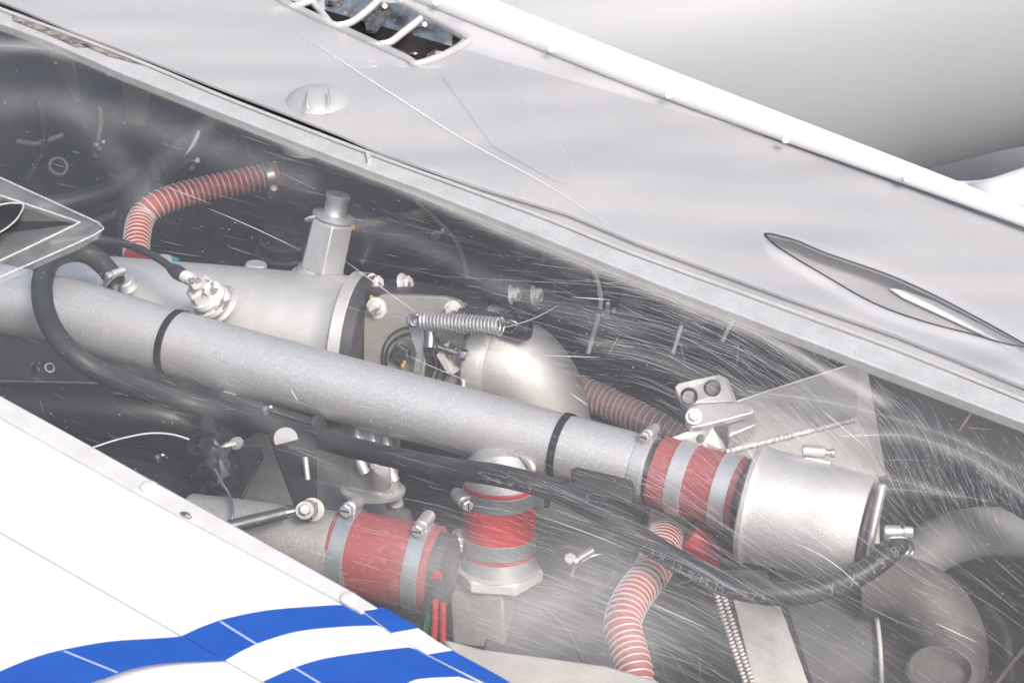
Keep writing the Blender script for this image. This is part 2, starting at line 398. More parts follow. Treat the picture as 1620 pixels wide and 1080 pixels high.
for (x, y) in ((235, 770), (551, 946)):
    lathe('rivet', [(0, 14), (2.5, 13.5), (4.5, 11), (5.5, 6), (5.7, 1)], P(x, y, ZP + .004), Z, 'body_lip', bw, 24)
tube('chip', [(286, 811, ZP + .005), (295, 814, ZP + .006), (302, 819, ZP + .005)], [2, 5, 2], 'stain', bw, 10)
def soft(poly, keep):
    out = []; n = len(poly)
    for k in range(n):
        a_, b_ = Vector(poly[k]), Vector(poly[(k + 1) % n])
        p0 = Vector(poly[k - 1]) if k not in keep else a_; p3 = Vector(poly[(k + 2) % n]) if (k + 1) % n not in keep else b_
        for u in (0, .25, .5, .75):
            q_ = .5 * (2 * a_ + (b_ - p0) * u + (2 * p0 - 5 * a_ + 4 * b_ - p3) * u * u + (3 * a_ - p0 - 3 * b_ + p3) * u ** 3); out.append((q_.x, q_.y))
    return out
def stripe(poly, keep, lift=.0006):
    poly = soft(poly, keep); return sheet('stripe', [(x, y, ZP + lift) for x, y in poly], .0005, 'blue_vinyl', bw)
stripe([(-60, 1090), (0, 1061), (49, 1041), (99, 1027), (173, 1014), (247, 1009), (289, 1005.5), (356, 1044.5), (272, 1047), (212, 1056), (173, 1069), (143, 1080), (100, 1110), (-60, 1130)], (0, 6, 7, 12, 13))
stripe([(289, 1004.5), (321, 990), (360, 977), (420, 965), (474, 960), (533, 956), (574, 960), (626, 998), (617, 999), (598, 988), (543, 990), (474, 997), (420, 1012), (385, 1027), (356, 1043.5)], (0, 5, 6, 7, 8, 9, 14))
stripe([(417, 1077), (469, 1054), (518, 1040), (593, 1029), (647, 1023), (682, 1034), (720, 1050), (775, 1080), (800, 1100), (755, 1078), (726, 1069), (667, 1072), (642, 1080), (600, 1100), (460, 1100)], (0, 4, 5, 6, 7, 8, 9, 10, 13, 14))
# raised edge tape carrying the stripes over the lip
lp = [(570, 962, 0), (607, 960, 0), (662, 992, 0), (691, 1012, 0), (716, 1027, 0), (795, 1071, 0), (850, 1105, 0), (815, 1105, 0), (755, 1074, 0), (676, 1033, 0), (620, 1000, 0)]
sheet('edge_tape', [(x, y, ZP + .003) for x, y, _ in lp], .008, 'white_paint', bw, .001)
sheet('stripe', [(x, y, ZP + .0036) for x, y in ((570, 961), (607, 960), (662, 992), (619, 1000))], .0005, 'blue_vinyl', bw)
sheet('stripe', [(x, y, ZP + .0036) for x, y in ((678, 1034), (716, 1028), (793, 1070), (846, 1103), (816, 1103), (757, 1074))], .0005, 'blue_vinyl', bw)
for (x0, y0, x1, y1) in ((349, 983, 405, 1018), (101, 1029, 185, 1063), (466, 1056, 514, 1085)):
    sheet('pinstripe', [(x0 - 2, y0, ZP + .0012), (x0 + 2, y0 - 1, ZP + .0012), (x1 + 2, y1 - 1, ZP + .0012), (x1 - 2, y1, ZP + .0012)], .0004, 'pale_line', bw)
# beige tub edge
o = sheet('sill_edge', [(700, 1008, .12), (760, 1024, .12), (830, 1033, .12), (960, 1051, .12), (1035, 1072, .12), (1080, 1100, .12), (1080, 1180, .12), (800, 1180, .12)], .02, 'beige', None, .003)
tag(o, 'beige bodywork sill showing below the window at the bottom edge', 'sill')

# frame rail along the far window edge
up_ = [(-60, -12), (20, 19), (123, 57), (233, 100), (367, 156), (580, 238), (733, 294), (870, 345), (1002, 398), (1230, 480), (1413, 547), (1620, 630), (1720, 672)]
lo_ = [(1720, 706), (1620, 668), (1281, 539), (1053, 453), (817, 358), (667, 299), (583, 268), (443, 214), (333, 171), (187, 113), (73, 63), (0, 37), (-60, 16)]
rail = thing('window_rail', 'long weathered aluminium rail along the far edge of the clear window', 'rail', P(600, 270, ZP))
sheet('flange', [(x, y, ZP + .004) for x, y in up_ + lo_], .012, 'beam', rail, .0015)
tube('bead', [(x + 3, y + 4, ZP + .006) for x, y in up_], 3.2, 'beam', rail, 10, 4)
sheet('tab', [(578, 238, ZP + .008), (584, 240, ZP + .008), (589, 252, ZP + .008), (581, 254, ZP + .008)], .006, 'beam', rail, .0004)
for pl in ([(18, 17), (60, 30), (110, 58), (150, 75), (120, 74), (70, 52), (20, 32)], [(100, 58), (190, 90), (235, 105), (170, 88)]):
    sheet('stain', [(x, y, ZP + .0052) for x, y in pl], .0004, 'stain', rail)

# clear side panel beyond the rail, whitened by a painted reflection
hole = [(408, -20), (455, 10), (560, 57), (640, 92), (655, 97), (672, 92), (700, 82), (722, 70), (733, 61), (715, 50), (640, 10), (590, -20)]
reflect_o = [(1210, 369), (1258, 380), (1306, 400), (1407, 435), (1480, 468), (1534, 496), (1600, 532), (1690, 586), (1690, 566 + 40), (1600, 545), (1534, 527), (1458, 507), (1382, 479), (1306, 436), (1230, 390)]
pan = thing('translucent_panel', 'milky translucent side panel between the rail and the white edge', 'panel', P(900, 220, .21))
def ZS(x, y): return .212
edge = [(-80, -30), (43, 19), (123, 53), (233, 94), (300, 121), (367, 147), (467, 185), (540, 214), (600, 241), (760, 296), (900, 338), (1010, 384), (1240, 468), (1420, 530), (1620, 610), (1740, 660)]
top = [(1740, 400), (1620, 352), (1306, 246), (1053, 150), (800, 52), (660, -10), (640, -20)]
sheet('skin', [(x, y, ZS(x, y)) for x, y in edge + top], .003, 'milky', pan, 0,
      holes=[[(x, y, ZS(x, y)) for x, y in hole if y > -15] if False else [(x, y, ZS(x, y)) for x, y in
             [(440, -12), (455, 10), (560, 57), (640, 92), (655, 97), (672, 92), (700, 82), (722, 70), (733, 61), (715, 50), (640, 10), (612, -12)]],
             [(x, y, ZS(x, y)) for x, y in reflect_o]])
# rolled rim of the opening and blister behind it
tube('opening_rim', [(440, -8, .214), (455, 6, .214), (560, 54, .214), (640, 91, .214), (656, 101, .214), (675, 98, .214), (706, 86, .214), (730, 73, .214), (742, 62, .214), (716, 44, .214), (640, 4, .214)], 6, 'milky', pan, 12, 5)
sheet('blister', [(748, 66, .2145), (770, 76, .2145), (790, 96, .2145), (912, 262, .2145), (912, 276, .2145), (900, 288, .2145), (880, 286, .2145), (780, 230, .2145), (700, 120, .2145)], .002, 'milky_thin', pan, .0009)
tube('crease', [(470, 50, .2125), (560, 110, .2125), (660, 175, .2125), (740, 225, .2125), (860, 290, .2125), (965, 357, .2125)], [.3, 1.1, 1.3, 1.2, 1, .4], 'white_paint', pan, 8, 5)
tube('seam', [(560, 60 + 60, .212), (700, 200, .212)], .1, 'milky', pan, 6, 2)
# tear-shaped reflection built as a recess with a dark rim
sheet('duct_floor', [(x, y, ZS(x, y) - .016) for x, y in [(1195, 360), (1306, 385), (1420, 425), (1550, 485), (1700, 570), (1700, 620), (1534, 545), (1382, 500), (1220, 410)]], .003, 'milky', pan)
tube('duct_rim', [(x, y, .2135) for x, y in reflect_o[-1:] + reflect_o[:7] + [(1680, 578)]], 1.2, 'dark_metal', pan, 8, 4)
tube('duct_rim', [(x, y, .2135) for x, y in [(1210, 369)] + reflect_o[::-1][0:6] + [(1690, 560)]], 1.1, 'dark_metal', pan, 8, 4)
sheet('duct_lip', [(1407, 455, .2), (1430, 458, .2), (1480, 476, .2), (1540, 506, .2), (1640, 560, .2), (1640, 572, .2), (1560, 530, .2), (1483, 494, .2), (1430, 470, .2)], .003, 'white_paint', pan, .001)
sheet('foot_strip', [(x, y, .206) for x, y in [(640, 248), (760, 290), (900, 334), (1010, 378), (1240, 462), (1420, 525), (1620, 603), (1740, 653), (1740, 690), (1620, 634), (1413, 552), (1230, 486), (1002, 402), (870, 349), (733, 298)]], .002, 'milky', pan)

# white rolled edge beyond the panel
tr = thing('edge_trim', 'glossy white rolled body edge with rivets beside the milky panel', 'body edge', P(1100, 150, .22))
tube('roll', [(600, -50, .225), (680, -16, .225), (800, 33, .225), (1025, 122, .225), (1255, 208, .225), (1480, 291, .225), (1640, 352, .225), (1760, 400, .225)], [27, 27, 25, 24, 21, 17, 14, 12], 'white_paint', tr, 28, 6, sq=(.55, 1))
for (x, y) in ((690, 2), (873, 76), (1058, 149), (1243, 220), (1435, 281)):
    lathe('rivet', [(-4, 6), (1, 6), (1.8, 4), (2, 2)], P(x, y + 1, .2285), V(.1, -.1, 1), 'white_paint', tr, 18)
o = tube('fender_tip', [(1470, 290, .2), (1530, 302, .2), (1580, 312, .21), (1680, 300, .22), (1800, 290, .22)], [4, 16, 34, 52, 60], 'white_paint', None, 24, 6)
tag(o, 'white swelling of bodywork where the rolled edge meets the frame side', 'body panel')

# ================================================================== clear rear window
def pl_dist(x, y, line):
    best = 1e9
    for (ax, ay), (bx, by) in zip(line, line[1:]):
        dx, dy = bx - ax, by - ay; t = max(0, min(1, ((x - ax) * dx + (y - ay) * dy) / (dx * dx + dy * dy)))
        best = min(best, math.hypot(x - ax - dx * t, y - ay - dy * t))
    return best
STREAK = [  # reflections and haze smears painted as pale film: line, half width, amount
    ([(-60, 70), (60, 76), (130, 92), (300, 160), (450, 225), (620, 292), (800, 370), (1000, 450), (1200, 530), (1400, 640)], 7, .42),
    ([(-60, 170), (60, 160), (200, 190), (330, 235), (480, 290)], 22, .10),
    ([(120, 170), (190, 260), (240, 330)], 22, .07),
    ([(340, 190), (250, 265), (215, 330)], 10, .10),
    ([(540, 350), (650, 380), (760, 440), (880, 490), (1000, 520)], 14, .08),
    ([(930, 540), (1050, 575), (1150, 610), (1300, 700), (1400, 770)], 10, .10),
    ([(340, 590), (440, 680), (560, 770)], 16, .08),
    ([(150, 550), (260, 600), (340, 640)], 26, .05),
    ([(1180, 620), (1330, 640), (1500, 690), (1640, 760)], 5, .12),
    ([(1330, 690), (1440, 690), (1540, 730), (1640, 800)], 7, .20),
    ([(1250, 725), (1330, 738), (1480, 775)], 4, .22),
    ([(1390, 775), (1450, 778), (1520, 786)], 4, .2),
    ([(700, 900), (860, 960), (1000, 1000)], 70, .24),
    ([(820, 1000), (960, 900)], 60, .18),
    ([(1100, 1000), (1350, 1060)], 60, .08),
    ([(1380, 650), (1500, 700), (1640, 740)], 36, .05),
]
def glare_haze(x, y):
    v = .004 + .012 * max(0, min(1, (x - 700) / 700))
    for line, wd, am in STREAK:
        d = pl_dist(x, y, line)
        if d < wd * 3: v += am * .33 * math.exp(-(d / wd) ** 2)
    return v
def zwin(x, y): return ZP - .006
win = thing('rear_window', 'large scuffed clear acrylic rear window over the engine', 'window', P(800, 600, ZP))
# grid laid between the rail line and the body edge line
lowedge = lambda x: 596 + .578 * (x + 60) if x < 900 else 596 + .578 * 960 + .35 * (x - 900)
upedge = lambda x: -6 + .405 * (x + 60)
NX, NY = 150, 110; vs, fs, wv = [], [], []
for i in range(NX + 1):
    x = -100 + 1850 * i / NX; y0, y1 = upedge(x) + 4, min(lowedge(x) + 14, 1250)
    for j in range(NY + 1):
        y = y0 + (y1 - y0) * j / NY; vs.append(P(x, y, zwin(x, y))); wv.append(glare_haze(x, y))
for i in range(NX):
    for j in range(NY):
        a = i * (NY + 1) + j; fs.append((a, a + 1, a + NY + 2, a + NY + 1))
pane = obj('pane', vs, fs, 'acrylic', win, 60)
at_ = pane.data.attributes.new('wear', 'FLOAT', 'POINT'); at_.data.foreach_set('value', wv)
sl = pane.modifiers.new('thickness', 'SOLIDIFY'); sl.thickness = .003; sl.offset = -1

# scratches: fine raised-burr ribbons cut into the sheet
sv, sf = [], []
def scratch(x, y, ang, L, wd, curv):
    n = max(3, int(L / 18)); pts = []
    for k in range(n + 1):
        t = k / n; pts.append((x, y)); x += math.cos(ang) * L / n; y += math.sin(ang) * L / n; ang += curv / n
    base = len(sv)
    for k, (px, py) in enumerate(pts):
        q = pts[min(k + 1, n)]; p = pts[max(k - 1, 0)]
        dx, dy = q[0] - p[0], q[1] - p[1]; l = math.hypot(dx, dy) or 1
        ww = wd * math.sin(math.pi * (.08 + .84 * k / n)); nx, ny = -dy / l * ww / 2, dx / l * ww / 2
        for s in (-1, 1): sv.append(P(px + nx * s, py + ny * s, zwin(px, py) + .0006))
    for k in range(n): sf.append((base + 2 * k, base + 2 * k + 1, base + 2 * k + 3, base + 2 * k + 2))
def inside(x, y): return upedge(x) + 14 < y < lowedge(x) - 6
FIELD = [(850, 470, 10), (1000, 480, 14), (1100, 520, 22), (1250, 570, 30), (1400, 640, 38), (1550, 720, 50), (950, 560, 8), (1080, 600, 25), (1180, 650, 42), (1280, 640, 46), (1300, 760, 42),
         (1150, 750, 46), (1230, 850, 30), (1400, 690, 66), (1480, 720, 74), (1550, 760, 74), (1610, 800, 66), (900, 830, 18), (1000, 880, 23), (850, 950, 18), (1000, 1000, 26), (1150, 980, 30),
         (1300, 980, 28), (1500, 950, 25), (700, 760, 15), (600, 700, 15), (450, 300, 18), (300, 250, 10), (150, 560, 25), (650, 420, 10), (500, 450, 16), (1400, 900, 35), (1600, 900, 40)]
def wipe(x, y):
    cx = cy = 0
    for fx, fy, fa in FIELD:
        wq = 1 / ((x - fx) ** 2 + (y - fy) ** 2 + 900) ** 1.5; cx += wq * math.cos(2 * R(fa)); cy += wq * math.sin(2 * R(fa))
    return .5 * math.atan2(cy, cx)
def flow(x, y, off, L, wd):
    n = max(3, int(L / 16)); pts = []; st = L / n
    for k in range(n + 1):
        pts.append((x, y)); a_ = wipe(x, y) + off; x += math.cos(a_) * st; y += math.sin(a_) * st
        if not inside(x, y): break
    n = len(pts) - 1
    if n < 2: return
    base = len(sv)
    for k, (px, py) in enumerate(pts):
        q = pts[min(k + 1, n)]; p = pts[max(k - 1, 0)]
        dx, dy = q[0] - p[0], q[1] - p[1]; l = math.hypot(dx, dy) or 1
        ww = wd * math.sin(math.pi * (.05 + .9 * k / n)); nx, ny = -dy / l * ww / 2, dx / l * ww / 2
        for s in (-1, 1): sv.append(P(px + nx * s, py + ny * s, zwin(px, py) + .0006))
    for k in range(n): sf.append((base + 2 * k, base + 2 * k + 1, base + 2 * k + 3, base + 2 * k + 2))
CL = [  # centre, spread, count, length
    (1050, 500, 170, 55, 420, 120), (1300, 600, 140, 60, 260, 120), (1130, 640, 120, 60, 160, 110), (1280, 690, 100, 80, 160, 90), (1300, 850, 140, 70, 90, 90),
    (1500, 735, 80, 36, 300, 26), (1570, 765, 50, 24, 340, 20), (1420, 690, 70, 50, 160, 45), (900, 900, 170, 80, 420, 110), (1050, 960, 150, 70, 260, 100), (780, 800, 150, 80, 150, 90),
    (1480, 940, 130, 100, 160, 50), (1200, 780, 110, 80, 120, 90), (450, 300, 320, 110, 90, 40), (600, 600, 250, 120, 110, 50), (650, 400, 200, 90, 90, 60), (300, 620, 200, 60, 50, 40), (1000, 720, 110, 50, 110, 90)]
for (cx, cy, sx, sy, cnt, L) in CL:
    k = 0; tries = 0
    while k < cnt and tries < cnt * 4:
        tries += 1
        x, y = random.gauss(cx, sx), random.gauss(cy, sy)
        if not inside(x, y): continue
        k += 1; stray = random.random() < .1
        flow(x, y, R(random.gauss(0, 35 if stray else 5)), L * random.lognormvariate(-.3, .65) * (.4 if stray else 1), random.choice((.07, .09, .1, .13, .16, .28)))
for (x, y, a, L, wd, cu) in ((330, 330, 22, 160, .9, .1), (545, 412, 36, 140, 1.1, 0), (900, 620, 35, 40, 1.2, 0), (640, 560, 25, 120, .8, -.1), (460, 615, 60, 22, 1.6, 0),
                             (780, 520, -8, 110, .9, -.5), (250, 292, 18, 90, .7, .1), (1260, 860, 22, 120, 1.4, .5), (1290, 640, 40, 110, 1.3, 0), (1170, 690, 58, 90, 1.4, 0),
                             (905, 470, 4, 60, 1.3, 0), (860, 562, 2, 90, 1.1, 0), (1480, 985, 25, 70, 1.6, 0), (1010, 945, 24, 120, 1.2, 0), (850, 815, 18, 160, 1.0, .1)):
    scratch(x, y, R(a), L, wd, cu)
for k in range(700):                     # dust specks
    x, y = random.uniform(0, 1620), random.uniform(80, 1080)
    if inside(x, y): scratch(x, y, random.uniform(0, 6.28), random.uniform(1.0, 2.6), random.uniform(.5, 1.2), 0)
so = obj('scratches', sv, sf, 'scratch', win, 0); so['kind'] = 'stuff'

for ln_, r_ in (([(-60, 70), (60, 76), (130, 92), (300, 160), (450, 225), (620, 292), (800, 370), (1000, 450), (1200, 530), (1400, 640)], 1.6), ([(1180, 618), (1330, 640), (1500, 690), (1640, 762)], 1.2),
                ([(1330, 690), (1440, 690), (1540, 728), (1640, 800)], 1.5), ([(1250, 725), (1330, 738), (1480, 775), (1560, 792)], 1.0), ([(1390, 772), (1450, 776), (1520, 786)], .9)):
    tube('moulded_ridge', [(x, y, ZP - .006) for x, y in ln_], r_, 'ridge', win, 8, 6)  # pale tubes stand in for highlights along the window folds
# moulded vent scoop in the window
vt = thing('vent_scoop', 'clear moulded vent scoop with black oval mouth set in the window', 'vent', P(60, 360, ZP + .01))
vo = [(-60, 250), (0, 279), (140, 343), (157, 352), (160, 361), (152, 371), (120, 388), (0, 440), (-60, 466)]
vi = [(-60, 288), (0, 308), (118, 349), (121, 354), (0, 413), (-60, 438)]
sheet('frame', [(x, y, ZP + .004) for x, y in vo], .006, 'acrylic_edge', vt, .002, holes=[[(x, y, ZP + .004) for x, y in vi]])
tube('bead', [(x, y, ZP + .005) for x, y in [(-60, 289), (0, 309), (116, 348), (122, 352), (116, 357), (0, 412), (-60, 437)]], 1.7, 'vent_edge', vt, 8, 3)
tube('bead', [(x, y, ZP + .004) for x, y in [(-60, 252), (0, 281), (140, 345), (158, 356), (150, 371), (0, 438), (-60, 465)]], 1.5, 'vent_edge', vt, 8, 3)
sheet('throat', [(-60, 288, ZP + .002), (0, 308, ZP + .002), (118, 350, ZP + .002), (0, 350, ZP - .03), (-60, 350, ZP - .03)], .002, 'acrylic_edge', vt)
sheet('throat', [(-60, 438, ZP + .002), (0, 413, ZP + .002), (118, 355, ZP + .002), (0, 370, ZP - .03), (-60, 376, ZP - .03)], .002, 'acrylic_edge', vt)
mo = [(-60, 345), (-20, 330), (10, 322), (36, 323), (32, 338), (20, 353), (0, 367), (-30, 376), (-60, 380)]
sheet('mouth', [(x, y, ZP + .003) for x, y in mo], .002, 'black_matte', vt)
tube('mouth_rim', [(x, y, ZP + .0045) for x, y in mo[1:-1]], 1.6, 'vent_edge', vt, 8, 4)

# ================================================================== big pipe and its fittings
pp = [(-140, 452, .05), (-60, 464, .05), (20, 478, .05), (105, 494, .05), (200, 521, .05), (293, 548, .05), (533, 613, .05), (773, 676, .05), (893, 708, .05), (1030, 743, .05)]
pipe = thing('coolant_pipe', 'long dull aluminium pipe crossing the engine from the vent to the red coupling', 'pipe', P(600, 630, .05))
tube('pipe_wall', pp, [60, 58, 56, 54, 53.5, 53, 53, 53, 52.5, 52], 'pipe', pipe, 48, 8)
# branch stub with weld bead, pointing down to the vertical coupling
vc = P(790, 824, -.02); VA = V(.02, .95, .31)
bpts = [P(788, 722, .03), P(788, 734, .02), vc + VA * M(72), vc + VA * M(40)]
obj('branch', *sweep(bpts, [M(20), M(44), M(50), M(50)], 40), 'pipe', pipe, 50)
wp = []
for k in range(41):
    q = math.pi * (1.0 + 1.0 * k / 40)
    x_, y_ = 790 + 52 * math.cos(q), 741 + 26 * math.sin(q)
    c_ = P(788, 679, .05); d_ = ray(x_, y_)
    # where that ray meets the pipe wall
    oc = CAM - c_; dd = d_ - AX * d_.dot(AX); oo = oc - AX * oc.dot(AX)
    A_, B_, C_ = dd.dot(dd), 2 * dd.dot(oo), oo.dot(oo) - M(53, c_) ** 2; disc = max(B_ * B_ - 4 * A_ * C_, 0)
    wp.append(CAM + d_ * ((-B_ - math.sqrt(disc)) / (2 * A_)) + NV * .006)
vs_, fs_ = [], []
for k, p in enumerate(wp):
    v2, f2 = lathe_geo([(-2.2 * PX, 2 * PX), (-1 * PX, 5.5 * PX), (1 * PX, 6 * PX), (2.6 * PX, 3 * PX)], p, (wp[min(k + 1, 40)] - wp[max(k - 1, 0)]), 10)
    b_ = len(vs_); vs_ += v2; fs_ += [tuple(i + b_ for i in f) for f in f2]
obj('weld_bead', vs_, fs_, 'machined', pipe, 60)
def zip_tie(label, x, y, tail):
    o_ = P(x, y, .05); t = thing('cable_tie', label, 'cable tie', o_, 'black cable ties on the pipe')
    ring('strap', o_, AX, 51, 55.5, 12, 'black_tie', t, 48)
    s = M(1, o_)
    box('lock', o_ - UP * 55 * s + AX * 1 * s + NV * 14 * s, (14 * s, 13 * s, 12 * s), 'black_tie', t, axis=AX)
    if tail: box('tail', P(866, 792, .05), (9 * s, 20 * s, 6 * s), 'black_tie', t, axis=V(1, -.1, 0), up=NV)
    return t
zip_tie('black cable tie round the pipe near the vent end', 277, 544, False)
zip_tie('black cable tie round the pipe near the red coupling end', 890, 707, True)

# right end: clamp, coupling, swirl pot
c0, c1 = P(1012, 738, .05), P(1175, 784, .05); CA = (c1 - c0).normalized()
hose_clamp('steel clamp at the end of the bare pipe, screw head upward', P(1019, 740, .05), CA, 53, 22, V(.1, 1, .3), 'machined')
cp = thing('silicone_coupling', 'translucent red coupling between the bare pipe and the silver pot', 'coupling', P(1105, 763, .05), 'red silicone couplings')
lathe('sleeve', [(-72, 57), (-70, 59), (70, 59), (72, 57)], P(1107, 765, .05), CA, 'silicone_dusty', cp, 48)
lathe('stub', [(-100, 50), (-70, 50), (70, 50), (110, 52)], P(1107, 765, .05), CA, 'dark_metal', cp, 36)
for (x, y, lb) in ((1082, 757, 'plain grey band on the coupling beside the bare pipe'), (1151, 777, 'plain grey band on the coupling beside the silver pot')):
    t = thing('hose_clamp', lb, 'hose clamp', P(x, y, .05), 'worm drive hose clamps')
    ring('band', P(x, y, .05), CA, 58, 61.5, 27, 'machined', t, 48)
pot = thing('swirl_pot', 'tapered silver pot with a flat end cap beside the folded bracket', 'pot', P(1280, 810, .05))
pa0, pa1 = P(1184, 795, .05), P(1368, 838, .05); PA = (pa1 - pa0).normalized(); Lp = (pa1 - pa0).length / M(1, pa0)
lathe('body', [(0, 50), (0, 90), (3, 95), (10, 96), (15, 93), (20, 92), (Lp * .6, 89), (Lp - 4, 85), (Lp, 82), (Lp, 20)], pa0, PA, 'cast', pot, 64)
lathe('end_cap', [(0, 78), (2, 80), (6, 80), (7, 78)], pa1 + PA * M(3), PA, 'dark_metal', pot, 48)
sd_ = (NV - PA * NV.dot(PA)).normalized(); ud_ = PA.cross(sd_); ud_ = ud_ if ud_.dot(UP) > 0 else -ud_
box('end_bar', pa1 + PA * M(13) + sd_ * M(22) + ud_ * M(8), (M(10), M(26), M(118)), 'machined', pot, axis=PA, up=ud_, bevel=.003)
tc_ = P(1293, 714, .1)
cl2 = thing('clamp_screw', 'small cylindrical clamp screw lying on top of the silver pot', 'clamp screw', tc_)
lathe('barrel', [(-24, 8), (-22, 9.5), (12, 9.5), (13, 8)], tc_, V(1, -.08, .1), 'machined', cl2, 20)
lathe('screw_head', [(13, 5), (20, 5), (21, 7.5), (27, 7.5), (28, 5)], tc_, V(1, -.08, .1), 'steel', cl2, 12)
box('saddle', tc_ - UP * M(12), (M(36), M(14), M(5)), 'steel', cl2, axis=V(1, -.2, 0))

# vertical coupling below the branch
vc = P(790, 824, -.02); VA = V(.02, .95, .31)
cp2 = thing('silicone_coupling', 'upright bright red coupling under the big pipe on a hexagonal nut', 'coupling', vc, 'red silicone couplings')
lathe('sleeve', [(-54, 55), (-52, 57.5), (62, 57.5), (64, 56)], vc, VA, 'silicone', cp2, 48)
hose_clamp('lower galvanised clamp on the upright red coupling', vc - VA * M(30), VA, 57, 25, V(-1, .1, .05))
hose_clamp('upper galvanised clamp on the upright red coupling', vc + VA * M(42), VA, 57, 25, V(-.9, .1, .4))
un = thing('union_nut', 'large hexagonal union nut on a square block below the upright coupling', 'union nut', vc - VA * M(90))
lathe('collar', [(-78, 66), (-74, 60), (-58, 57), (-52, 56)], vc - VA * M(2), VA, 'machined', un, 48)
lathe('hex_flange', [(-100, 66), (-98, 72), (-82, 72), (-79, 69)], vc, VA, 'bracket', un, 6, smooth=20, rot=.35, bevel=2)
box('block', vc - VA * M(140) + XR * M(-20), (M(80), M(70), M(84)), 'cast_dull', un, axis=V(1, -.05, .25), up=VA, bevel=.003)

# horizontal coupling at the bottom with its cast pipe
h0, h1 = P(330, 838, .0), P(535, 878, .0); HA = (P(720, 905, .0) - P(440, 852, .0)).normalized()
hp_ = thing('outlet_casting', 'grey cast outlet pipe running into the lower red coupling', 'casting', h0)
tube('pipe_wall', [(300, 838, -.01), (400, 852, -.005), (470, 864, 0), (545, 877, 0), (600, 886, 0)], [58, 60, 64, 67, 66], 'cast_dull', hp_, 40, 5)
hc = P(607, 886, .0)
cp3 = thing('silicone_coupling', 'lower dark red coupling on the cast outlet with two clamps', 'coupling', hc, 'red silicone couplings')
lathe('stub', [(80, 62), (106, 62), (110, 56)], hc, HA, 'dark_metal', cp3, 40)
lathe('sleeve', [(-80, 68), (-78, 70), (86, 70), (88, 68)], hc, HA, 'silicone_dusty', cp3, 56)
hose_clamp('galvanised clamp nearest the cast outlet on the lower coupling', hc - HA * M(52), HA, 69.5, 26, V(.35, 1, .25))
hose_clamp('galvanised clamp nearest the wires on the lower coupling', hc + HA * M(54), HA, 69.5, 26, V(.2, 1, .4))

# ================================================================== intake plenum, throttle, elbow
pl = thing('intake_plenum', 'bead-blasted cast plenum behind the big pipe', 'intake plenum', P(380, 520, -.02))
q0, q1 = P(130, 482, -.02), P(545, 540, -.02); QA = (q1 - q0).normalized(); Lq = (q1 - q0).length / M(1, q1)
lathe('body', [(-40, 60), (-10, 74), (40, 82), (Lq * .5, 92), (Lq - 40, 100), (Lq - 14, 102), (Lq - 8, 106)], q0, QA, 'cast', pl, 72)
lathe('flange', [(Lq - 8, 107), (Lq - 6, 110), (Lq + 10, 110), (Lq + 12, 108)], q0, QA, 'cast', pl, 56)
lathe('gasket_plate', [(Lq + 12, 108), (Lq + 30, 108)], q0, QA, 'dark_metal', pl, 56)
def boss(x, y, r, h, z, ax): return lathe('boss', [(-6, r * 1.25), (-2, r * 1.08), (h - 2, r), (h, r * .86), (h, 2)], P(x, y, z), ax, 'cast', pl, 28)
boss(405, 424, 17, 8, .03, V(.1, .9, .4)); boss(258, 412, 14, 6, .03, V(.1, .9, .4))
boss(338, 480, 32, 10, .055, V(-.45, .55, .7)); boss(200, 450, 14, 8, .06, V(-.3, .7, .6)); boss(507, 432, 36, 10, .035, V(.24, .9, .35))

# hex fitting
fb = P(509, 426, .04); FA = V(.24, .92, .30)
ft = thing('hex_fitting', 'tall hexagonal aluminium fitting with a round cap on the plenum', 'fitting', fb)
lathe('hex_body', [(0, 36), (4, 38), (80, 36), (84, 31)], fb, FA, 'machined', ft, 6, smooth=15, rot=.5, bevel=1.2)
lathe('tab_collar', [(84, 30), (86, 34), (91, 34), (93, 26)], fb, FA, 'machined', ft, 32)
sheet('tab', [fb + FA * M(88) + V(-1, -.05, .3) * M(a_) + V(0, .3, 1) * M(b_) for a_, b_ in ((20, -10), (42, -4), (46, 4), (38, 12), (18, 18))], .003, 'machined', ft, .0006, n=FA)
lathe('cap', [(92, 20), (96, 18), (116, 18), (119, 20), (124, 20), (126, 18), (126, 4)], fb, FA, 'machined', ft, 28)
lathe('paint_mark', [(0, 5), (1, 5)], fb + FA * M(76) + V(1, -.1, .2) * M(35), V(1, .1, .6), 'yellow_mark', ft, 12)

# white sensor and lead
sb = P(340, 482, .062); SA = V(-.48, .62, .62)
sn = thing('temperature_sensor', 'chipped white-painted sensor plug with a black lead on the plenum', 'sensor', sb)
lathe('collar', [(0, 30), (8, 30), (10, 27)], sb, SA, 'white_chip', sn, 30)
lathe('hex_head', [(10, 26), (30, 26), (44, 25), (47, 21)], sb, SA, 'white_chip', sn, 6, smooth=15, bevel=1)
lathe('ring', [(16, 29), (20, 29.5), (26, 28)], sb, SA, 'white_paint', sn, 30)
tube('neck', [(312, 450, .10), (300, 441, .10), (288, 435, .10)], [9, 11, 10], 'white_chip', sn, 16, 4)
tube('boot', [(291, 437, .10), (280, 430, .10), (270, 424, .10)], [11, 12, 8], 'rubber', sn, 16, 4)
o = tube('sensor_lead', [(274, 427, .1), (255, 412, .1), (225, 396, .1), (190, 384, .1), (140, 378, .1), (80, 385, .1)], 6.5, 'rubber', None, 14)
tag(o, 'thin black lead curving from the white sensor under the vent', 'cable')

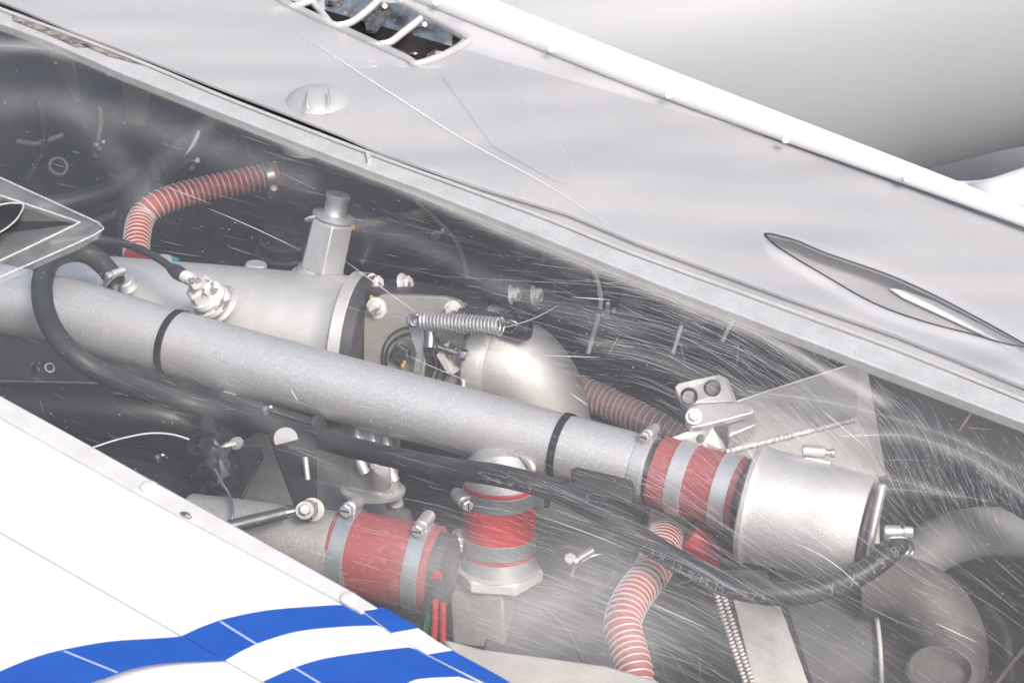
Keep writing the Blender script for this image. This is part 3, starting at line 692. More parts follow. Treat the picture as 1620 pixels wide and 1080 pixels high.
# throttle body
tb = thing('throttle', 'brown-grey throttle body block bolted between plenum and elbow', 'throttle body', P(655, 540, -.02))
t0 = P(565, 541, -.02); TA = AX
fp = P(655, 545, .012); SN = (SIDE * .93 + Z * .36).normalized()
def onp(x, y, base=fp, n=SN, off=0.0):
    d_ = ray(x, y); t = (base + n * off - CAM).dot(n) / d_.dot(n); return CAM + d_ * t
pw = lambda L, off=0.0: [onp(x, y, off=off) for x, y in L]
sheet('block', pw([(577, 455), (650, 462), (738, 478), (738, 625), (577, 590)], -.012), .06, 'dark_metal', tb, .002)
sheet('face_plate', pw([(575, 495), (584, 476), (604, 466), (700, 470), (722, 476), (734, 490), (734, 625), (574, 600)]), .011, 'throttle', tb, .0012)
lathe('shaft_disc', [(0, 52), (3, 51)], onp(655, 572), SN, 'throttle', tb, 40)
lathe('shaft_disc', [(0, 40), (4, 38)], onp(652, 574, off=.003), SN, 'dark_metal', tb, 40)
ring('shaft_groove', onp(652, 574, off=.004), SN, 45, 48, 5, 'dark_metal', tb)
ring('shaft_groove', onp(655, 572, off=.001), SN, 55, 57.5, 5, 'dark_metal', tb)
sheet('cam_plate', pw([(606, 600), (616, 570), (630, 540), (646, 530), (664, 540), (672, 570), (668, 610)], .009), .004, 'throttle', tb, .0008)
bolt('shaft_bolt', onp(637, 560, off=.009), SN, 17, 'dark_metal', tb, 12, False)
for (x, y, r) in ((596, 487, 12), (717, 491, 11)):
    bolt('bolt', onp(x, y, off=.001), SN, r, 'white_chip', tb, 11, True, 'white_paint')
for (x, y, z_, r) in ((590, 449, .045, 12), (637, 449, .045, 12)):
    bolt('bolt', P(x, y, z_), V(.9, .15, .5), r, 'white_chip', tb, 14, True, 'white_paint')
for (x, y) in ((588, 470), (640, 573), (637, 578), (610, 493)):
    lathe('paint_mark', [(0, 3.4), (.6, 3)], onp(x, y, off=.02 if y > 550 else .0005), SN, 'yellow_mark', tb, 8)
for y_ in range(2): tube('edge_strip', [(733, 500 + 60 * y_, .03 - .02 * y_), (733, 560 + 55 * y_, .01 - .02 * y_)], 3, 'bracket', tb, 8, 2)
sheet('gasket', pw([(737, 480), (755, 486), (755, 632), (737, 627)], -.004), .03, 'dark_metal', tb, .001)

# lever, spring and stop
lv = thing('throttle_lever', 'bent steel throttle lever with a round pin holding the spring', 'lever', onp(660, 540, off=.03))
lathe('pin', [(0, 9), (1, 10.5), (9, 10.5), (11, 8)], onp(655, 508, off=.034), V(-.2, .1, 1), 'steel', lv, 20)
sheet('arm', pw([(646, 514), (668, 512), (671, 540), (669, 556), (659, 560), (652, 540)], .03), .003, 'machined', lv, .0006)
sheet('arm', pw([(659, 558), (669, 555), (662, 588), (654, 588)], .028), .003, 'machined', lv, .0006)
tube('spacer', [(680, 512, .055), (681, 530, .045), (680, 550, .035)], 8.5, 'steel', lv, 18, 3)
s0, s1 = onp(668, 507, off=.04), onp(793, 517, off=.04)
sp = thing('return_spring', 'bright coil return spring stretched across the throttle body', 'spring', s0)
obj('coil', *helix(s0, s1 - s0, (s1 - s0).length, M(13.5, s0), M(2.3, s0), 22), 'machined', sp, 60)
def hook(pts): return obj('hook', *sweep(catmull(pts, 6), M(1.9, s0), 8), 'steel', sp, 60)
hook([s0 + UP * M(10), onp(660, 498, off=.045), onp(650, 503, off=.046), onp(652, 514, off=.046), onp(662, 514, off=.044)])
hook([s1 - UP * M(8), onp(797, 512, off=.045), onp(806, 507, off=.048), onp(818, 512, off=.046), onp(815, 522, off=.04)])
s2, s3 = onp(728, 500, off=.015), onp(800, 507, off=.015)
sp2 = obj('inner_spring', *helix(s2, s3 - s2, (s3 - s2).length, M(12, s2), M(2, s2), 16), 'dark_metal', None, 60)
tag(sp2, 'dark second coil spring just behind the bright one', 'spring')
st = thing('throttle_stop', 'folded steel stop bracket with an adjusting screw on the throttle plate', 'bracket', onp(710, 570, off=.02))
sheet('web', pw([(690, 562), (702, 545), (712, 540), (703, 560), (716, 591), (707, 590)], .02), .003, 'bracket', st, .0006)
sheet('flap', [onp(703, 560, off=.02), onp(716, 552, off=.004), onp(728, 586, off=.004), onp(716, 592, off=.02)], .002, 'bracket', st, .0005)
lathe('screw', [(-24, 5), (-6, 5), (-5, 8.5), (4, 8.5), (5, 5), (10, 5)], onp(716, 556, off=.022), V(.92, -.3, .25), 'steel', st, 12)
bolt('screw_head', onp(730, 560, off=.024), V(.95, -.25, .2), 10, 'steel', st, 9, False)

# position sensor: black body with bolts
ps = thing('linkage_bracket', 'black rounded linkage bracket with two white-painted bolts above the elbow', 'bracket', P(810, 470, .06))
tube('housing', [(768, 462, .05), (790, 458, .055), (815, 462, .055), (838, 474, .05), (848, 492, .04)], [14, 22, 25, 22, 14], 'dark_metal', ps, 24, 5)
for (x, y) in ((808, 466), (843, 467)):
    bolt('bolt', P(x, y, .08), V(.95, .02, .25), 11, 'white_chip', ps, 14, True, 'white_paint')
lathe('end_cap', [(-22, 14), (-18, 16), (0, 17), (18, 17), (22, 14)], P(818, 520, .05), V(.95, -.12, .3), 'black_gloss', ps, 28)
lathe('cap_rib', [(0, 18.5), (4, 18.5)], P(828, 521, .05), V(.95, -.12, .3), 'black_gloss', ps, 28)
tube('stem', [(828, 482, .05), (826, 498, .05), (822, 515, .05)], 14, 'black_gloss', ps, 18, 4)

el = thing('intake_elbow', 'sandblasted cast elbow turning down behind the big pipe', 'elbow', P(850, 640, -.05))
tube('bend', [(752, 561, -.012), (790, 571, -.014), (822, 590, -.026), (845, 630, -.055), (856, 690, -.10), (866, 770, -.165), (884, 850, -.235), (905, 930, -.30)],
     [76, 77, 79, 81, 82, 84, 86, 88], 'cast', el, 48, 8)
ea = (P(800, 576, -.02) - P(752, 563, -.018)).normalized()
lathe('flange', [(0, 82), (2, 85), (24, 85), (27, 83), (34, 78)], P(762, 563, -.012), AX, 'cast', el, 56)

# ================================================================== hoses and ducts
hpx = [(184, 448, .075), (168, 424, .085), (140, 402, .095), (108, 399, .105), (80, 413, .115), (67, 446, .125), (71, 492, .13), (94, 537, .125), (138, 577, .11), (200, 606, .08), (270, 630, .035),
       (345, 650, .02), (420, 669, .03), (500, 692, .04), (600, 718, .05), (700, 739, .065), (790, 752, .085), (880, 776, .085), (960, 816, .075), (1040, 868, .06), (1120, 913, .06), (1200, 936, .06),
       (1270, 937, .06), (1340, 918, .06), (1395, 885, .07), (1424, 856, .075)]
hose = thing('rubber_hose', 'long black rubber hose looping over the pipe and under the silver pot', 'hose', P(700, 740, .01))
hr = [16, 16, 16.5, 16.5, 17, 17, 17, 17, 17, 17, 17, 17, 17, 17, 17, 17.5, 18, 18, 18.5, 19, 19.5, 19.5, 19, 18.5, 18, 17]
tube('hose_wall', hpx, hr, 'rubber', hose, 24, 8)
# moulded lettering along the hose
hpts = catmull([P(*p) for p in hpx], 12)
cum = [0]
for a, b in zip(hpts, hpts[1:]): cum.append(cum[-1] + (b - a).length)
def near(x, y):
    best = min(range(len(hpts)), key=lambda i: (hpts[i] - P(x, y, hpts[i].z)).length); return cum[best]
def lettering(txt, x, y, size, th0, rr):
    cu = bpy.data.curves.new('t', 'FONT'); cu.body = txt; cu.size = size; cu.space_character = 1.25
    ob = bpy.data.objects.new('t', cu); COL.objects.link(ob); bpy.context.view_layer.update()
    me = ob.evaluated_get(bpy.context.evaluated_depsgraph_get()).to_mesh()
    s_start = near(x, y); vs, fs = [], [tuple(p.vertices) for p in me.polygons]
    for v in me.vertices:
        s = s_start + v.co.x; i = 0
        while i < len(cum) - 2 and cum[i + 1] < s: i += 1
        u = (s - cum[i]) / (cum[i + 1] - cum[i]); p = hpts[i].lerp(hpts[i + 1], u); T = (hpts[i + 1] - hpts[i]).normalized()
        n = (NV - T * NV.dot(T)).normalized(); bb = n.cross(T)
        if bb.dot(UP) < 0: bb = -bb
        rad = M(rr, p) * 1.02; q = th0 + (v.co.y - size * .35) / rad
        vs.append(p + (n * math.cos(q) + bb * math.sin(q)) * rad)
    bpy.data.objects.remove(ob)
    obj('lettering', vs, fs, 'letter', hose, 0)
lettering('V B X 13', 776, 750, .0105, -.55, 18)
lettering('V B X', 1020, 858, .0105, -.45, 19)
lettering('13-8.M.M.  273', 1072, 890, .0115, -.35, 20)
lettering('Y  X  13 8', 1300, 931, .0145, .0, 19.5)
hose_clamp('small bright clamp on the hose end beside the vent', P(180, 444, .08), (P(184, 448, .075) - P(160, 416, .088)).normalized(), 16, 11, V(.5, .5, .8), 'steel')
ec = P(1420, 862, .078)
hk = thing('hose_clamp', 'wire-strapped clamp on the hose end beside the grey disc', 'hose clamp', ec, 'worm drive hose clamps')
lathe('worm_housing', [(-14, 9), (-13, 11), (11, 11), (12, 9)], P(1413, 841, .10), V(1, -.02, .1), 'machined', hk, 20)
lathe('screw', [(12, 7), (16, 7), (17, 9.5), (30, 9.5), (31, 7)], P(1413, 841, .10), V(1, -.02, .1), 'machined', hk, 8, smooth=15)
for k_ in (0, 8): obj('strap', *sweep(catmull([P(1394 + k_, 862, .1), P(1404 + k_, 851, .11), P(1424 + k_, 850, .11), P(1437 + k_, 864, .1), P(1434 + k_, 876, .095), P(1426 + k_, 885, .09)], 6), M(1.4), 6), 'steel', hk, 60)
duct('small red ribbed duct bending down behind the plenum', [(216, 408, -.02), (216, 380, -.015), (224, 345, -.01), (250, 322, 0), (310, 303, .0), (380, 288, .0), (440, 276, .0)], 20, 9.6)
hose_clamp('clamp on the end of the small red duct near the rail', P(424, 281, .0), P(440, 276, 0) - P(400, 285, 0), 20, 14, V(.3, -1, .3), 'steel')
duct('half-hidden pale red ribbed duct leaving the cast elbow', [(900, 612, -.06), (940, 628, -.06), (985, 648, -.06), (1030, 670, -.06), (1080, 700, -.07)], 24, 9.6, m='duct_pale')
duct('large red ribbed duct hanging below the pot and hose', [(1060, 800, -.03), (1055, 835, -.02), (1046, 868, -.005), (1030, 905, .005), (1000, 946, .01), (985, 985, .01), (992, 1022, .005), (1003, 1062, 0), (1008, 1110, -.01), (1010, 1160, -.02)], 29, 10.5)
o = ring('cable_tie', P(1020, 920, .008), (P(1000, 946, .01) - P(1040, 890, .0)).normalized(), 29.5, 32, 4, 'black_tie')
tag(o, 'thin black tie round the large hanging duct', 'cable tie')

# ================================================================== folded bracket, latch
fbk = thing('folded_bracket', 'welded folded sheet bracket rising to a point behind the silver pot', 'bracket', P(1280, 680, .05))
sheet('upper_face', [(1062, 700, .055), (1150, 640, .06), (1357, 573, .085), (1354, 662, .075), (1145, 714, .055)], .002, 'bracket_warm', fbk, .0006)
sheet('front_face', [(1145, 716, .055), (1354, 663, .075), (1390, 752, .02), (1392, 860, -.05), (1160, 860, -.05)], .002, 'bracket', fbk, .0006)
sheet('side_face', [(1358, 573, .085), (1374, 592, .08), (1402, 752, .02), (1391, 752, .02), (1356, 663, .0745)], .002, 'bracket', fbk, .0004)
NW = 150
wl = [P(1148 + 206 * k / NW, 715 - 52 * k / NW + random.uniform(-.7, .7), .0555 + .02 * k / NW) for k in range(NW + 1)]
obj('weld_bead', *sweep(wl, [M(3.6 + .9 * abs(math.sin(k * .62)) + random.uniform(-.3, .5)) for k in range(NW + 1)], 10), 'bracket', fbk, 70)
tube('fold_edge', [(1357, 573, .0862), (1373, 660, .053), (1391, 752, .0215)], 2.6, 'machined', fbk, 8, 4)  # bright tubes stand in for highlights along the bracket edges
tube('fold_edge', [(1150, 640, .061), (1250, 607, .0735), (1357, 573, .086)], 1.8, 'machined', fbk, 8, 3)
lt = thing('latch_bracket', 'small aluminium latch bracket with two round holes and a lever', 'latch', P(1110, 640, .07))
sheet('hole_plate', [(1068, 612, .085), (1074, 606, .085), (1138, 592, .085), (1146, 596, .085), (1158, 634, .075), (1088, 648, .07), (1080, 644, .07)], .003, 'bracket', lt, .0006,
      holes=[circle_px(1090, 626, 14, .0795, 16), circle_px(1127, 613, 14, .0825, 16)])
sheet('plate_edge', [(1146, 596, .085), (1152, 599, .08), (1166, 636, .068), (1158, 634, .074)], .002, 'bracket', lt, .0003)
lathe('hole_bolt', [(0, 12), (4, 11)], P(1090, 629, .07), V(.1, .3, 1), 'dark_metal', lt, 16)
lathe('hole_bolt', [(0, 12), (4, 11)], P(1127, 616, .072), V(.1, .3, 1), 'dark_metal', lt, 16)
sheet('lever', [(1084, 655, .095), (1090, 643, .098), (1108, 638, .10), (1178, 636, .10), (1190, 643, .10), (1193, 652, .097), (1150, 664, .093), (1110, 674, .09), (1094, 676, .09), (1085, 668, .092)], .008, 'machined', lt, .002)
bolt('bolt', P(1098, 659, .099), V(-.1, .3, 1), 9, 'machined', lt, 6, True)
sheet('lever_block', [(1150, 668, .08), (1192, 655, .08), (1200, 662, .08), (1196, 672, .08), (1152, 690, .075)], .02, 'machined', lt, .002)
sheet('gusset', [(1050, 697, .075), (1118, 670, .085), (1128, 676, .085), (1142, 710, .07), (1120, 712, .066)], .002, 'bracket', lt, .0006, holes=[circle_px(1108, 694, 7, .0755, 14)])
sheet('gusset_fold', [(1118, 670, .085), (1122, 668, .085), (1148, 706, .07), (1142, 710, .07)], .004, 'machined', lt, .0004)
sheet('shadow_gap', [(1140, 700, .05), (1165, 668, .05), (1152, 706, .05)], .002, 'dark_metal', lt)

# ================================================================== lower bay pieces
o = sheet('support_strip', [(1148, 900, -.06), (1212, 900, -.06), (1245, 985, -.09), (1290, 1110, -.13), (1200, 1110, -.13)], .003, 'cast_dull', None, .001)
o.data.materials[0] = MATS['strip']
tag(o, 'slanting grey metal strip below the pot beside the braided line', 'bracket')
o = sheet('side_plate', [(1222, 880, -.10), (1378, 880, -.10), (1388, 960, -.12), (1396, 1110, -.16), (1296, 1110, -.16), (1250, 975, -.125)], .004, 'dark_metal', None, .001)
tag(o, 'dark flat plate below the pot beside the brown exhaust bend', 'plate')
o = tube('plate_edge_rod', [(1376, 880, -.09), (1384, 950, -.11), (1392, 1020, -.13), (1396, 1110, -.15)], 4, 'bracket', None, 10, 4)  # edge highlight of the dark plate added as a pale tube
tag(o, 'thin bright rod along the edge of the dark plate', 'rod')
br = thing('braided_line', 'double bright braided line of small beads beside the slanting strip', 'braided line', P(1150, 1000, -.05))
vs_, fs_ = [], []
for strand in (0, 1):
    for k in range(30):
        t = k / 29; x = 1129 + 11 * strand + 52 * t + 6 * t * t; y = 925 + 175 * t
        v2, f2 = lathe_geo([(-2.4 * PX, .8 * PX), (-1.4 * PX, 4.2 * PX), (1.4 * PX, 4.2 * PX), (2.4 * PX, .8 * PX)], P(x, y, -.04 - .03 * t), V(.35, -.93, 0), 8)
        b_ = len(vs_); vs_ += v2; fs_ += [tuple(i + b_ for i in f) for f in f2]
bo = obj('beads', vs_, fs_, 'duct_wire', br, 70); bo['kind'] = 'stuff'
tube('core', [(1134, 925, -.045), (1162, 1015, -.06), (1192, 1100, -.075)], 5, 'black_paint', br, 8, 4)
o = tube('grey_duct', [(1400, 935, -.10), (1440, 895, -.08), (1485, 860, -.07), (1540, 843, -.07), (1600, 843, -.07), (1720, 862, -.08)], [36, 40, 42, 41, 39, 38], 'disc_grey', None, 40, 8)
tag(o, 'plain mid-grey duct arching out at the frame side below the cables', 'duct')
ex = thing('exhaust_bend', 'brownish exhaust pipe bending down past the grey shield', 'exhaust', P(1480, 1000, -.08))
tube('bend', [(1370, 925, -.09), (1425, 930, -.085), (1470, 955, -.09), (1500, 1000, -.11), (1508, 1060, -.14), (1508, 1150, -.18)], [46, 52, 55, 56, 56, 56], 'exhaust', ex, 40, 6)
ra = P(1487, 1085, -.06)
lathe('pipe_mouth', [(-40, 54), (10, 56), (34, 56), (40, 50), (40, 46), (20, 40), (20, 4)], ra, V(-.05, .8, .6), 'exhaust', ex, 40)
o = tube('brown_rod', [(1570, 1090, -.1), (1600, 1050, -.1), (1660, 980, -.1)], 4, 'tan', None, 8, 2)
tag(o, 'thin rusty rod crossing the bottom frame corner', 'rod')
o = tube('rusty_rod', [(1465, 745, .0), (1500, 705, .0), (1545, 640, .02)], 2.4, 'tan', None, 8, 2)
tag(o, 'short thin rusty rod below the rail behind the folded bracket', 'rod')

for i_, (px_, r_) in enumerate((([(1345, 560, .06), (1420, 630, .07), (1500, 690, .07), (1570, 740, .06), (1660, 800, .05)], 17), ([(1400, 660, .03), (1470, 700, .04), (1540, 745, .04), (1660, 815, .03)], 15), ([(1430, 715, .0), (1500, 745, .01), (1570, 780, .01), (1660, 830, .0)], 13))):
    tag(tube('black_cable', px_, r_, 'rubber', None, 18, 8), ['thick black cable nearest the rail beyond the folded bracket', 'middle black cable of the three beyond the folded bracket', 'lowest black cable of the three, just above the grey bend'][i_], 'cable', 'black cables beyond the folded bracket')  # dark tubes added to imitate a reflective fold of the window
# levers and linkage low at the near side
lk = thing('linkage_lever', 'black tapered linkage lever with a pale washer and bolted end', 'lever', P(480, 750, .02))
sheet('arm', [(424, 688, .045), (440, 676, .05), (500, 682, .05), (502, 800, .055), (492, 818, .055), (470, 812, .055), (464, 795, .055)], .004, 'black_paint', lk, .001)
lathe('washer', [(0, 19), (2, 19)], P(452, 694, .049), V(.1, .4, .9), 'strip', lk, 24)
lathe('rib', [(-28, 3), (-26, 4.5), (26, 4.5), (28, 3)], P(486, 750, .056), V(.12, -.98, .0), 'machined', lk, 12)  # bright bar stands in for the highlight along the lever slot
lathe('end_washer', [(0, 19), (3, 19)], P(494, 806, .05), V(.3, .3, .9), 'strip', lk, 24)
lathe('end_boss', [(0, 16), (8, 16)], P(487, 807, .055), V(.2, .3, .95), 'black_gloss', lk, 24)
bolt('bolt', P(482, 807, .062), V(.1, .3, .95), 10, 'cast_dull', lk, 8, True, 'strip')
tube('link_rod', [(350, 836, .055), (400, 824, .055), (452, 811, .055)], [11, 11, 10], 'dark_metal', lk, 18, 3)
tube('rod_tip', [(450, 811, .055), (474, 807, .055)], 5.5, 'steel', lk, 12, 2)
ws = P(505, 674, .03)
o = lathe('steel_washer', [(0, 18), (2.5, 18)], ws, V(.8, .3, .5), 'steel', None, 24)
tag(o, 'bright steel washer edge showing above the black hose', 'washer')

cup = thing('valve_cover', 'silver cast cup with ribs below the big pipe behind the hose', 'casting', P(588, 730, -.08))
ca = P(590, 742, -.05); CU = V(.03, .96, .28)
lathe('cup', [(-42, 46), (-38, 52), (-32, 52), (-28, 44), (-10, 40), (20, 42), (80, 46), (110, 46)], ca, CU, 'bright_cast', cup, 40)
for k_, (x, y) in enumerate(((566, 700), (590, 705), (612, 712))):
    tube('rib', [(x, y - 40, .015), (x + 1, y, -.003), (x + 4, y + 30, -.018), (x + 12, y + 48, -.028)], [7, 8, 8, 9], 'bright_cast', cup, 14, 4)
lathe('boss', [(-20, 17), (10, 16), (16, 12)], P(603, 752, -.015), V(.1, .7, .7), 'bright_cast', cup, 24)
blk = thing('engine_block', 'grey-brown rough cast block side below the pipe', 'casting', P(520, 780, -.1))
sheet('side', [(370, 700, -.14), (440, 660, -.12), (540, 650, -.12), (560, 780, -.14), (650, 800, -.14), (660, 860, -.16), (380, 860, -.16)], .06, 'cast_dull', blk, .006)
for (x, y, r) in ((560, 795, 16), (625, 800, 14)):
    lathe('lug', [(0, r), (10, r * .9), (12, r * .6)], P(x, y, -.10), V(.1, .7, .7), 'cast', blk, 24)
bp = thing('black_airbox', 'smooth dark airbox with rounded shoulders beside the white body edge', 'airbox', P(220, 680, -.02))
tube('shell', [(-80, 640, -.06), (60, 650, -.06), (180, 655, -.06), (270, 668, -.07), (320, 710, -.10), (340, 790, -.16)], [40, 50, 52, 52, 44, 40], 'black_gloss', bp, 36, 8, sq=(1, 1))
tube('shoulder', [(0, 760, -.08), (150, 762, -.08), (240, 780, -.09), (310, 830, -.12), (340, 880, -.15)], [40, 44, 46, 44, 40], 'black_gloss', bp, 32, 6)
tube('bead', [(0, 603, -.02), (160, 606, -.02), (270, 612, -.02), (322, 632, -.03), (350, 672, -.045), (366, 715, -.06)], 3, 'dark_metal', bp, 8, 6)
tube('bead', [(180, 622, -.02), (270, 630, -.02), (306, 645, -.03), (330, 690, -.045), (350, 730, -.06)], 2.6, 'dark_metal', bp, 8, 6)
o = tube('thin_wire', [(140, 710, .02), (190, 694, .02), (240, 685, .02), (285, 690, .015), (335, 712, .0), (360, 735, -.01)], 1.6, 'cable_grey', None, 8, 6)
tag(o, 'thin grey wire arching across the dark airbox', 'wire')
tm = thing('cable_terminal', 'torn black sleeve with a bare bent wire and ring terminal', 'cable', P(350, 760, -.02))
vs_, fs_ = sweep(catmull([P(332, 690, .01), P(340, 720, .01), P(350, 755, .0), P(356, 790, -.01), P(362, 840, -.02)], 10), M(26), 26)
vs_ = [v + Vector((noise.noise(v * 55), noise.noise(v * 55 + Vector((9, 0, 0))), noise.noise(v * 55 + Vector((0, 9, 0))))) * .016 for v in vs_]
obj('sleeve', vs_, fs_, 'black_gloss', tm, 30)
vs_, fs_ = sweep(catmull([P(345, 722, .035), P(350, 745, .035), P(352, 765, .03)], 8), M(17), 16)
vs_ = [v + Vector((noise.noise(v * 70), noise.noise(v * 70 + Vector((5, 0, 0))), noise.noise(v * 70 + Vector((0, 5, 0))))) * .012 for v in vs_]
obj('torn_lining', vs_, fs_, 'dark_metal', tm, 30)
tube('bare_wire', [(340, 742, .05), (352, 765, .045), (364, 785, .04), (368, 810, .04), (364, 840, .03)], 2.4, 'steel', tm, 8, 5)
lathe('ring_terminal', [(0, 12), (3, 12)], P(374, 702, .03), V(-.2, .6, .7), 'cast_dull', tm, 24)
tube('terminal_neck', [(374, 702, .032), (358, 705, .032), (346, 713, .032)], [7, 5, 3], 'cast_dull', tm, 12, 3)
o = sheet('black_flap', [(380, 704, .015), (412, 708, .015), (416, 722, .015), (404, 745, .01), (376, 800, -.01), (366, 800, -.01), (372, 750, .0)], .003, 'black_gloss', None, .001)
tag(o, 'ragged black plastic flap beside the torn sleeve', 'flap')
sc_ = thing('wing_screw', 'tiny bright screw and ring on the dark airbox below the hose loop', 'screw', P(70, 585, -.01))
lathe('head', [(0, 8), (5, 7)], P(58, 585, .0), V(-.5, -.2, .8), 'steel', sc_, 14)
ring('eye', P(78, 582, .0), V(.5, .3, .8), 6, 9, 5, 'steel', sc_, 20)

wr = [('green_wire', [(694, 850, .0), (690, 900, .0), (680, 950, .0), (672, 1010, .0)], 5, 'green_wire', 'green wire hanging beside the lower red coupling'),
      ('red_wire', [(692, 860, .02), (692, 890, .02), (690, 915, .02)], 9, 'red_wire', 'thick red sleeve on the wire below the upright coupling'),
      ('black_wire', [(690, 905, .015), (691, 930, .015), (690, 960, .015)], 10, 'rubber', 'black sleeve joining the red wire ends'),
      ('red_wire', [(689, 950, .02), (688, 980, .02), (686, 1020, .02)], 5, 'red_wire', 'red wire end nearest the green wire'),
      ('red_wire', [(701, 955, .02), (701, 985, .02), (701, 1020, .02)], 5, 'red_wire', 'red wire end nearest the square block')]
for n_, px_, r_, m_, l_ in wr: tag(tube(n_, px_, r_, m_, None, 14, 4), l_, 'wire')
rc = P(940, 905, -.04)
hose_clamp('bare steel clamp ring standing open beside the large hanging duct', rc, V(.35, -.45, .8), 36, 12, V(-.5, .9, .2), 'steel')
o = bolt('loose_bolt', P(903, 884, -.02), V(-.2, .3, .9), 10, 'bracket', None, 8, False)
tag(o, 'small square-looking bolt head on the dark panel beside the clamp ring', 'bolt')
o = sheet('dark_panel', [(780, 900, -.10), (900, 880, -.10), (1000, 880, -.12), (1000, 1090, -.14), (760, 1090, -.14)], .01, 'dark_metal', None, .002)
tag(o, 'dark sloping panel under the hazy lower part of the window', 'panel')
o = sheet('pipe_pad', [(902, 742, .075), (912, 738, .078), (1000, 758, .075), (1004, 772, .07), (998, 800, .06), (906, 772, .065)], .006, 'black_matte', None, .002)
tag(o, 'black scuffed pad fixed under the bare pipe end', 'pad')
o = tube('red_stub', [(1090, 845, .0), (1110, 862, -.01), (1130, 890, -.03)], [26, 25, 18], 'silicone', None, 20, 4)
tag(o, 'dark red hose stub hidden below the translucent coupling', 'hose')

# ================================================================== dim things in the far part of the bay
def far_thing(name, label, cat, o): return tag(o, label, cat)
far_thing('', 'tan pointed brace hanging from the rail near its stained end', 'brace',
          sheet('brace', [(72, 60, .16), (108, 72, .16), (122, 140, .10), (124, 165, .08), (112, 150, .09), (80, 95, .13)], .006, 'tan', None, .001))
far_thing('', 'wide tan brace strap hanging from the rail', 'brace',
          sheet('brace', [(188, 112, .16), (234, 130, .16), (232, 175, .12), (228, 200, .10), (200, 192, .10), (194, 150, .13)], .006, 'tan', None, .001))
far_thing('', 'pale post under the rail behind the small red duct', 'post',
          sheet('post', [(442, 222, .14), (512, 240, .14), (520, 340, .02), (450, 320, .02)], .02, 'dark_metal', None, .003))
dm = thing('domed_cap', 'round domed silver cap showing through the milky panel', 'cap', P(503, 150, .2))
lathe('dome', [(0, 52), (5, 52), (12, 46), (20, 33), (25, 14), (26, 2)], P(503, 164, .206), V(.03, .86, .50), 'cap_shell', dm, 40)
tube('band', [(487, 174, .226), (486, 160, .232), (490, 140, .232)], 2, 'cap_shell', dm, 10, 5)
tube('band', [(523, 174, .226), (524, 160, .232), (520, 142, .232)], 2, 'cap_shell', dm, 10, 5)
lathe('lower_cup', [(0, 34), (16, 36), (28, 30)], P(482, 240, .12), V(.05, .9, .4), 'machined', dm, 32)
for px_, r_, l_ in (([(60, 330, -.1), (180, 300, -.1), (260, 240, -.08), (330, 190, -.05)], 16, 'thick dim black tube slanting up to the rail'),
                    ([(110, 370, -.06), (220, 320, -.06), (290, 260, -.05), (350, 200, -.04)], 8, 'thin dim tube beside the thick slanting tube'),
                    ([(195, 400, -.05), (200, 320, -.05), (250, 240, -.05), (300, 190, -.04)], 9, 'dim curved hose rising behind the small red duct')):
    tag(tube('dim_tube', px_, r_, 'rubber', None, 14, 6), l_, 'tube')
ln = thing('brass_ring', 'small brassy ring glinting in the dark far bay', 'ring', P(92, 262, -.1))
ring('rim', P(92, 264, -.1), V(.4, .3, .85), 12, 16, 8, 'tan', ln, 28)
tag(tube('copper_line', [(28, 224, -.1), (60, 228, -.1), (98, 214, -.1)], 5, 'tan', None, 10, 4), 'brown line glimpsed in the dark far bay', 'line')
tag(tube('blue_connector', [(652, 296, .08), (657, 305, .07), (660, 314, .06)], 7, 'blue_plastic', None, 12, 3), 'small blue connector just below the rail', 'connector')
tag(tube('teal_clip', [(266, 406, -.02), (274, 410, -.02), (282, 412, -.02)], 4, 'teal', None, 12, 3), 'teal clip peeping over the plenum beside the red duct', 'clip')
tag(tube('orange_hose', [(560, 360, -.05), (640, 345, -.04), (700, 330, -.02), (740, 300, .05)], 10, 'tan', None, 14, 5), 'dim brown hose crossing the dark bay under the rail', 'hose')
cf = thing('coil_cover', 'dim ribbed metal cover between the hex fitting and the red duct', 'cover', P(450, 385, -.06))
lathe('cover', [(0, 50), (10, 52), (14, 46), (30, 46), (34, 38), (52, 36), (56, 20)], P(455, 405, -.08), V(.05, .85, .5), 'dark_metal', cf, 36)
tag(tube('bay_hose', [(570, 420, -.08), (585, 380, -.06), (570, 340, -.05), (540, 320, -.05)], 14, 'rubber', None, 16, 6), 'dark hose curling behind the hex fitting', 'hose')
for i_, (x, y, L, a_) in enumerate(((830, 380, 70, 75), (900, 420, 60, 40), (1000, 470, 60, 100), (1090, 520, 70, 105))):
    o = box('bay_bracket', P(x, y, .02), (M(L), M(26), M(40)), 'black_matte', None, axis=V(math.cos(R(a_)), -math.sin(R(a_)), 0), bevel=.002)
    tag(o, ['dark bracket under the rail beyond the elbow bolts', 'dark tilted bracket under the rail above the elbow', 'dark upright bracket under the rail beyond the elbow', 'dark upright bracket under the rail near the latch'][i_], 'bracket')
for i_, (x0, y0, x1, y1) in enumerate(((1078, 515, 1064, 560), (1160, 505, 1142, 540), (1372, 575, 1376, 605), (962, 480, 960, 496))):
    tag(tube('pale_pin', [(x0, y0, .05), (x1, y1, .03)], 3.4, 'cable_grey', None, 8, 2), ['pale pin in the dark bay above the latch', 'pale pin nearest the rail above the folded bracket', 'pale pin behind the peak of the folded bracket', 'tiny pale pin beyond the cast elbow'][i_], 'pin')

